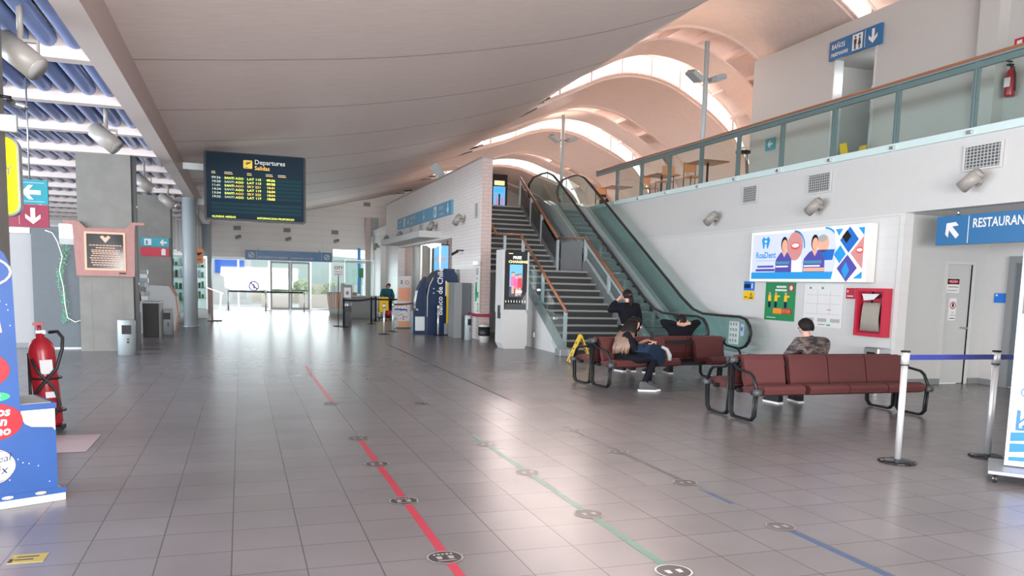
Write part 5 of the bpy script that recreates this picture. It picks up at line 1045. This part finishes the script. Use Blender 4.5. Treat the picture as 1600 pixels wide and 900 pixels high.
t = thing('entrance_canopy', 'white slab canopy over the opening in the tiled block', 'canopy', (6.45, 27.5, 3.12), -PI/2); MB().prism([(-6.7, 0), (.9, 0), (.9, -.0), (.9, .22), (-6.7, .22)], -.75, 0, 'white').build('slab', t)
sA = again(SPW, 'grey spotlight on the tiled block, nearest to the stairs corner', (6.42, 23.6, 3.50), -PI/2); again(SPW, 'grey spotlight above the canopy at its near end', (6.42, 27.2, 3.52)); again(SPW, 'grey spotlight above the canopy at its far end', (6.42, 33.0, 3.5)); again(SPW, 'grey spotlight near the far end of the tiled block', (6.42, 36.2, 3.5)); again(SPW, 'grey spotlight on the white niche beyond the tiled block', (6.46, 39.4, 3.28))
for i, (y, lb) in enumerate(((31.5, 'narrow vent above the canopy, farthest of three'), (29.7, 'narrow vent above the canopy, middle of three'), (27.9, 'narrow vent above the canopy, nearest of three'))): vent(lb, (6.44, y, 3.38), .42, .36)
vent('square vent high on the tiled block near the stairs', (6.44, 22.2, 3.5), .3, .38)
t = thing('surveillance_camera', 'small black camera bracket on the tiled block above the bank machine', 'camera', (6.44, 23.6, 2.55)); MB().cyl((0, 0, .05), (-.2, .1, .05), .02, 'black', 8).build('arm', t); MB().cyl((-.15, .1, .03), (-.32, .2, -.08), .04, 'black', 12).build('housing', t)
t = thing('bank_machine', 'dark navy arched cash machine booth lettered Banco de Chile', 'cash machine', (5.6, 24.0, 0))
pr = [(-.17, 0), (-.17, 1.2), (-.12, 1.5), (0, 1.75), (.17, 1.93), (.32, 2.0), (.32, 2.04), (.68, 2.04), (.68, 1.95), (.76, 1.85), (.78, 1.7), (.78, 0)]
MB().prism(pr, 0, 1.0, 'navy').build('booth', t)
MB().prism([(-.56, .0), (-.17, 0), (-.17, 1.78), (-.30, 1.62), (-.42, 1.35), (-.48, 1.0), (-.48, .8), (-.40, .78), (-.40, .72), (-.56, .72)], .25, .6, 'navy').build('side_wing', t)
MB().prism([(-.185, .55), (-.165, .55), (-.165, 1.2), (-.11, 1.5), (.01, 1.75), (-.01, 1.76), (-.13, 1.51), (-.185, 1.2)], -.01, 0, 'steel_dull').build('edge_strip', t)
g = MB().text('Banco de Chile', .30, .60, .24, 'paper', -.006, rot=PI/2, bold=.015, sx=.98).disc(.02, 1.28, .022, .015, -.005, 'paper', 10).disc(.02, 1.42, .022, .015, -.005, 'paper', 10); g.build('lettering', t)
MB().rbox(-.5, -.2, .2, .26, .1, .55, .01, 'steel_dull').build('lower_panel', t)
t = thing('banner_strip', 'narrow yellow vertical strip beside the bank lettering', 'banner', (6.05, 23.94, 0)); MB().box(-.03, .03, 0, .03, .35, 1.62, 'yellow').build('strip', t); MB().box(-.07, -.03, .0, .03, 1.2, 1.66, 'paper').box(.05, .10, 0, .03, .4, 1.3, 'steel_dull').box(-.09, .12, 0, .03, .02, .35, 'steel_dull').build('side_strip', t)
t = thing('payment_terminal', 'tall grey and charcoal service cabinet right of the bank machine', 'cabinet', (6.05, 22.75, 0)); MB().rbox(-.17, .06, -.3, .4, 0, 1.62, .01, 'midgrey').build('side_panel', t); MB().rbox(.06, .38, -.1, .4, 0, 1.62, .01, 'boardgrey').build('body', t)
bb = again(bin0, 'narrow chrome litter bin in front of the grey service cabinet', (6.14, 21.85, 0)); bb.scale = (.62, .62, 1)
t = thing('waste_bucket', 'white bucket bin with a black bag folded over its rim', 'bin', (6.33, 20.9, 0)); MB().lathe([(.12, 0), (.15, .3), (.15, .42)], (0, 0, 0), 'white', 20).build('bucket', t); MB().lathe([(.155, .18), (.165, .22), (.16, .42), (.12, .43)], (0, 0, 0), 'black', 20).build('bin_bag', t); MB().lathe([(.155, .43), (.14, .47), (.06, .5)], (0, 0, 0), 'white', 20).build('lid', t)
t = sheet('tall narrow first aid panel with green cross pictograms on the tiled block', 'first_aid_board', 'sign', (6.44, 21.95, .75), .38, 1.35, -PI/2, .03, 'paper'); g = MB()
g.rect(-.17, .0, .35, .9, -.034, 'green_mid').rect(.02, .17, .45, .62, -.034, 'green_mid').rect(.02, .17, .05, .3, -.034, 'green_mid').rect(-.14, -.03, .5, .75, -.038, 'green').rect(.05, .14, .08, .26, -.038, 'paper').disc(0, 1.0, .04, .03, -.034, 'red').rect(-.12, .12, 1.1, 1.3, -.034, 'lightgrey').build('pictograms', t)
t = thing('alarm_lamp', 'pale emergency lamp box fixed above the first aid panel', 'lamp', (6.44, 21.95, 2.12), -PI/2); MB().rbox(-.22, .22, -.1, 0, 0, .14, .02, 'offwhite').build('case', t); MB().rbox(-.17, .17, -.12, -.1, .02, .12, .005, 'backlit_white').build('diffuser', t)
t = thing('wall_guard_rail', 'dark red wooden guard rail low on the tiled block beside the stairs', 'rail', (6.42, 21.8, .66)); MB().box(-.06, 0, .0, .9, 0, .09, 'darkred_sign').box(-.06, .4, -.08, 0.0, .0, .09, 'darkred_sign').build('rail', t); MB().box(-.08, .38, -.06, -.02, .09, .11, 'steel').build('upper_rail', t)
t = thing('poster_stand', 'tall white and orange notice stand left of the bank machine', 'poster stand', (5.33, 27.2, 0)); MB().box(-.23, .23, 0, .06, .04, 1.80, 'white').box(-.26, .26, -.1, .16, 0, .04, 'darkgrey').build('frame', t)
g = MB(); y = -.005
g.rect(-.2, .2, .95, 1.4, y, 'orange_pale').rect(-.2, .2, .06, .24, y, 'orange_pale').rect(-.2, .2, .26, .92, y, 'paper').ring(.09, 1.58, .05, .07, y, 'red_sign').rect(-.13, -.06, 1.52, 1.66, y, 'midgrey')
for z in (1.32, 1.26, 1.2, 1.12, 1.06): g.rect(-.17, .17, z, z+.025, y-.002, 'pink')
random.seed(4)
for i in range(26): x = random.uniform(-.18, .16); z = random.uniform(.28, .88); g.disc(x, z, .022, .02, y-.002, random.choice(('violet', 'orange', 'midgrey', 'red_sign')), 8)
g.build('print', t)
# ring of far barrier posts
bp = belt_post('silver barrier post in front of the notice stand, left of the pair', (4.12, 24.14, 0), h=.92, r=.03)
again(bp, 'silver barrier post in front of the notice stand, right of the pair', (4.62, 25.4, 0)); again(bp, 'silver barrier post right in front of the bank machine', (5.68, 23.6, 0)); again(bp, 'short silver barrier post at the right side of the bank machine', (6.05, 23.62, 0))
b2 = belt_post('black barrier post left of the grey bin, far across the hall', (3.34, 27.72, 0), 'black', 'cloth_navy', .98, r=.03); again(b2, 'black barrier post by the grey counter, far across the hall', (4.62, 29.9, 0)); again(b2, 'black barrier post beside the yellow bucket sign', (5.1, 31.9, 0))
belt('black belt from the left black post across the grey counter', (3.38, 27.72, .93), (4.58, 29.9, .93), 'cloth_navy', .06, .04)
belt('black belt from the counter post toward the tiled block', (4.66, 29.9, .93), (6.0, 30.6, .93), 'cloth_navy', .06, .02)
belt('dark red belt in front of the notice stand', (4.66, 25.4, .87), (5.55, 26.6, .90), 'belt_red', .06, .02)
belt('navy belt between the silver post and the bank machine', (4.66, 25.35, .72), (4.98, 24.9, .72), 'belt_blue', .05, .0)
b3 = belt_post('thin silver post before the far left glass doors', (-.6, 41.6, 0), h=1.0, r=.035); again(b3, 'thin silver post before the far glazed door, middle one', (1.15, 41.0, 0)); again(b3, 'thin silver post before the far glazed door, right one', (3.0, 41.2, 0))
belt('dark belt strung left across the far entrance', (-.56, 41.6, .93), (1.1, 41.0, .93), 'cloth_navy', .07); belt('dark belt strung right across the far entrance', (1.2, 41.0, .93), (2.95, 41.2, .93), 'cloth_navy', .07)
t = thing('sign_post', 'tall thin pole carrying a small white sign with black letters', 'sign', (3.2, 28.1, 0)); MB().cyl((0, 0, .03), (0, 0, 1.8), .015, 'black', 8).lathe([(.18, 0), (.17, .03)], (0, 0, 0), 'black').build('pole', t); MB().box(-.17, .17, -.01, .01, 1.72, 2.1, 'paper').build('board', t); MB().text('CITY', -.15, 1.98, .14, 'ink', -.014, bold=.02).rect(-.13, .13, 1.88, 1.9, -.014, 'midgrey').rect(-.13, .13, 1.8, 1.82, -.014, 'midgrey').build('lettering', t)
t = thing('litter_bin', 'grey bin with a notice on top beside the left black post', 'bin', (3.56, 28.55, 0)); MB().lathe([(.16, 0), (.15, .62), (.17, .64), (.17, .9)], (0, 0, 0), 'steel_dull', 20).build('body', t); MB().rbox(-.16, .16, -.03, .03, .9, 1.45, .01, 'midgrey').build('notice_holder', t); MB().rect(-.12, .12, 1.0, 1.35, -.034, 'paper').disc(0, 1.16, .06, .07, -.036, 'midgrey', 12).build('notice', t); MB().box(-.09, .12, -.175, -.1, .5, .7, 'black').build('opening', t)
t = thing('service_counter', 'plain grey service counter behind the black barrier posts', 'counter', (5.0, 34.2, 0)); MB().rbox(-.75, .55, 0, .7, 0, .92, .01, 'midgrey').build('body', t); MB().box(-.8, .6, -.04, .74, .92, .96, 'lightgrey').build('top', t)
t = thing('round_counter', 'curved counter with orange slanted stripes near the far doors', 'counter', (4.5, 38.2, 0)); MB().lathe([(.55, 0), (.62, .3), (.72, 1.0)], (0, 0, 0), 'offwhite', 32).build('body', t)
g = MB()
for i in range(16):
    a = -PI+.2*i; vs = []
    for r_, z, da in ((.556, .05, 0), (.626, .33, .04), (.724, 1.0, .12)): vs += [(r_*math.cos(a+da), r_*math.sin(a+da), z), (r_*math.cos(a+da+.09), r_*math.sin(a+da+.09), z)]
    g.add(vs, [(0, 1, 3, 2), (2, 3, 5, 4)], 'orange_pale')
g.build('stripes', t); MB().lathe([(.74, 1.0), (.78, 1.02), (.76, 1.05)], (0, 0, 0), 'white', 32).build('top', t)
random.seed(8)
for i in range(5):
    o = MB().box(-.1, .1, -.02, .02, 0, .3+.06*(i % 3), ('frost', 'steel_dull', 'shelf_glass')[i % 3]).build('counter_display', None, (4.1+.21*i, 38.0, 1.052)); tag(o, 'small upright display on the striped counter, %s' % ('first from left', 'second from left', 'middle one', 'fourth from left', 'rightmost')[i], 'display')
t = thing('cleaning_cart', 'yellow cleaning bag on a cart with a red bucket, beyond the black posts', 'cleaning cart', (5.6, 33.0, 0)); MB().rbox(-.2, .2, -.12, .12, .3, .96, .03, 'yellow').build('bag', t); MB().tube([(-.24, -.15, .1), (-.24, -.15, 1.0), (.24, -.15, 1.0), (.24, -.15, .1)], .015, 'black', 8).box(-.26, .4, -.2, .2, .08, .12, 'black').build('frame', t); MB().lathe([(.1, .12), (.13, .4)], (.18, -.2, 0), 'red', 14).build('bucket', t)
for wx in (-.2, .34): MB().cyl((wx, -.17, .04), (wx, -.13, .04), .04, 'rubber', 12).build('wheel', t)
# charging kiosk
t = thing('charging_kiosk', 'white phone charging kiosk with a lit black screen reading FREE CHARGING', 'kiosk', (6.60, 18.78, 0))
MB().prism([(-.26, 0), (.22, 0), (.27, .12), (.27, .85), (.22, .98), (-.33, .98), (-.33, .15)], 0, .5, 'white').build('base_cabinet', t)
MB().box(-.34, -.29, -.02, .52, .9, 2.46, 'white').box(.24, .28, -.0, .52, .98, 2.42, 'white').box(-.29, .24, .08, .5, .98, 2.42, 'darkgrey').build('housing', t)
MB().box(-.28, .24, .0, .06, 1.12, 2.42, 'black_gloss').build('screen_panel', t); MB().prism([(-.27, .98), (.23, .98), (.23, 1.12), (-.25, 1.12)], -.0, .03, 'darkgrey').build('shelf', t)
MB().box(-.345, -.335, .1, .3, .75, 1.08, 'black').build('side_slot', t)
g = MB(); y = -.004
g.rect(-.17, .13, 1.30, 2.10, y, 'scr_sky').rect(-.17, .13, 1.30, 1.55, y-.001, 'scr_dark').text('FREE', -.10, 2.24, .095, 'scr_white', y, bold=.03).text('CHARGING', -.20, 2.14, .085, 'scr_yellow', y, bold=.03).rect(-.2, -.1, 2.36, 2.375, y, 'scr_yellow')
for cx, z, m_ in ((-.09, 1.72, 'scr_pink'), (-.0, 1.66, 'scr_pink'), (.07, 1.68, 'scr_red')): g.disc(cx, z+.14, .035, .045, y-.003, 'scr_skin', 12).disc(cx, z+.165, .04, .035, y-.002, 'hair_dark', 12).flat([(cx-.06, z-.15), (cx+.06, z-.15), (cx+.05, z+.09), (cx-.05, z+.09)], y-.002, m_).rect(cx-.03, cx+.03, z-.34, z-.15, y-.002, 'scr_skin')
g.rect(-.02, .12, 1.40, 1.46, y-.004, 'scr_white')
for i in range(8): g.rect(-.25+.064*i, -.24+.064*i, 1.16, 1.21, y, 'scr_white')
g.build('display_print', t); t.scale = (1.13, 1, 1); t.location.x = 6.51
o = MB().box(-.02, .02, 0, .03, 0, .12, 'steel').build('wall_socket', None, (6.98, 18.7, .3)); tag(o, 'small metal socket box between the kiosk and the stairs', 'socket')
# small lamp tube on top of the block
t = thing('tilted_floodlight', 'grey tilted floodlight on top of the tiled block', 'floodlight', (6.6, 27.2, 5.16)); MB().cyl((0, 0, 0), (0, 0, .1), .03, 'steel_dull').build('mount', t); MB().box(-.14, .14, -.06, .06, 0, .5, 'steel_paint', Matrix.Translation((0, 0, .08))@Matrix.Rotation(-.7, 4, 'Y')).build('housing', t)

# ================================================================== far end
t = thing('overhead_sign', 'blue sign with round emblems above the far glass doors', 'sign', (2.35, 42.3, 2.52)); MB().box(-2.13, 2.13, 0, .12, 0, .48, 'blue_sign').build('panel', t); MB().ring(-1.85, .24, .10, .14, -.005, 'paper').flat([(-1.93, .19), (-1.79, .33), (-1.77, .28), (-1.91, .15)], -.005, 'paper').ring(1.87, .24, .10, .14, -.005, 'paper').flat([(1.79, .19), (1.93, .33), (1.95, .28), (1.81, .15)], -.005, 'paper').rect(-1.6, -1.585, .03, .45, -.005, 'paper').rect(1.6, 1.615, .03, .45, -.005, 'paper').text('BIENVENIDO PASAJEROS', -1.53, .1, .13, 'paper', -.006).text('PASSENGERS ACCESS', .05, .1, .12, 'paper', -.006).build('lettering', t); MB().cyl((-1.5, .06, .48), (-1.5, .06, .6), .02, 'steel').cyl((1.5, .06, .48), (1.5, .06, .6), .02, 'steel').build('hanger', t)
v0 = vent('small vent high on the far end wall, leftmost', (-.15, 42.48, 3.98), .32, .18, 0); again(v0, 'small vent high on the far end wall, centre', (2.25, 42.48, 3.98)); again(v0, 'small vent high on the far end wall, right', (4.65, 42.48, 3.98)); again(v0, 'small vent high on the far end wall near the roof, rightmost', (6.3, 42.48, 5.5))
sp0 = spot('small spotlight below the left vent on the far wall', (-.12, 42.48, 3.62), 0, .8, .3); again(sp0, 'small spotlight below the centre vent on the far wall', (2.3, 42.48, 3.62)); again(sp0, 'small spotlight below the right vent on the far wall', (4.7, 42.48, 3.62))
t = thing('no_entry_sticker', 'round no-pedestrian sticker on the far glass panel', 'sticker', (.62, 42.49, 1.2)); MB().ring(0, 0, .20, .25, 0, 'violet').flat([(-.17, .13), (-.13, .17), (.17, -.13), (.13, -.17)], -.002, 'violet').rect(-.03, .03, -.12, .1, -.001, 'violet').build('print', t)
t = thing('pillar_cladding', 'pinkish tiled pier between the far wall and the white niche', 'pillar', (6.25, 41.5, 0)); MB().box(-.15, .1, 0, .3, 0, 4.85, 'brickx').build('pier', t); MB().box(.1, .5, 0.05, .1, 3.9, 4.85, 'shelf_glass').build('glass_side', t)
t = thing('glass_screen', 'tall green tinted glass screen by the far niche', 'screen', (5.55, 39.8, 0)); MB().box(-.7, .7, 0, .02, 0, 2.6, 'glass').build('pane', t); MB().box(-.72, -.69, -.01, .03, 0, 2.6, 'aluminium').box(.69, .72, -.01, .03, 0, 2.6, 'aluminium').box(-.72, .72, -.01, .03, 2.58, 2.62, 'aluminium').build('frame', t)
t = thing('cyan_banner', 'bright cyan vertical banner near the far pier', 'banner', (5.9, 42.45, .9)); MB().box(-.08, .08, 0, .03, 0, 2.4, 'sky_blue').build('cloth', t)
t = thing('green_sign', 'small dark green sign on a post near the far niche', 'sign', (5.45, 38.6, 0)); MB().cyl((0, 0, 0), (0, 0, 1.9), .02, 'steel_dull', 8).build('pole', t); MB().box(-.13, .13, -.02, .02, 1.75, 2.2, 'green').build('board', t)
# outdoors beyond the far doors
o = struct('ground', MB().box(-60, 60, YE+.2, 130, -.3, -.03, 'road'))
t = thing('garden_wall', 'low sandy wall outside beyond the far doors', 'wall', (3, 58, -.03)); MB().box(-30, 30, 0, .4, 0, 1.3, 'ground').build('wall', t)
t = thing('white_building', 'white building with a blue sign outside, left beyond the glass', 'building', (-1.3, 52, -.03)); MB().box(-3, 1.9, 0, 4, 0, 2.9, 'white').build('walls', t); MB().box(-.2, 1.5, -.1, 0, 1.9, 2.7, 'flag_blue').build('sign_board', t); MB().box(-.9, -.4, -.05, 0, 0, 2.2, 'darkgrey').box(.8, 1.6, -.05, 0, .3, 1.2, 'lightgrey').build('window', t)
t = thing('planter', 'brown planter box outside beyond the left door leaf', 'planter', (1.9, 47, -.03)); MB().rbox(-.8, .8, 0, .6, 0, .75, .02, 'bldg').build('box', t); MB().box(-.7, .7, .1, .5, .75, .8, 'bush').build('planting', t)
again(t, 'brown planter box outside beyond the right door leaf', (4.0, 47.5, -.03))
random.seed(11)
def bushy(label, loc, r, n=260):
    t = thing('shrub', label, 'shrub', loc); g = MB()
    for i in range(n):
        d = Vector((random.gauss(0, 1), random.gauss(0, 1), random.gauss(0, 1))).normalized()*r*random.uniform(.6, 1); d.z = abs(d.z)*1.1+.5*r; a = random.uniform(0, PI)
        g.add([d, d+Vector((.18*math.cos(a), .1, .12)), d+Vector((.1, .18*math.sin(a), .24)), d+Vector((-.12, 0, .12))], [(0, 1, 2, 3)], 'bush')
    o = g.build('foliage', t); o['kind'] = 'stuff'; MB().cyl((0, 0, 0), (0, 0, r), .08, 'wood_beam', 8).build('trunk', t)
bushy('green shrub outside seen through the left door leaf', (2.2, 55, -.03), 1.1); bushy('green shrub outside seen through the right door leaf', (3.9, 56, -.03), 1.0); bushy('low shrub outside at the right of the entrance', (6.2, 57, -.03), .9)
struct('terrain_hills', MB().prism([(-70, 0), (-40, 5), (-15, 4), (5, 5.5), (25, 4.5), (50, 7), (70, 0)], 120, 128, 'hill'))

# ================================================================== groups of repeats
GR = {'barrier_post': 'retractable barrier posts', 'barrier_belt': 'barrier belts', 'floor_sticker': 'round floor stickers', 'floor_tape': 'coloured floor tape stripes', 'wall_spotlight': 'grey wall spotlights',
      'soffit_spotlight': 'grey spotlights under the aisle soffit', 'air_vent': 'air vents', 'waiting_bench': 'red waiting benches', 'cafe_table': 'cafe tables upstairs', 'cafe_chair': 'cafe chairs upstairs',
      'litter_bin': 'litter bins', 'concrete_pillar': 'bare concrete pillars', 'round_column': 'round steel columns', 'floodlight_pole': 'floodlight poles', 'display_cabinet': 'glass display cabinets',
      'counter_display': 'displays on the striped counter', 'shrub': 'shrubs outside the far doors', 'planter': 'planters outside the far doors', 'wall_sticker': 'square wall stickers', 'person': 'people in the hall'}
for o in bpy.data.objects:
    if o.parent is None and o.get('label') and o.name.split('.')[0] in GR: o['group'] = GR[o.name.split('.')[0]]
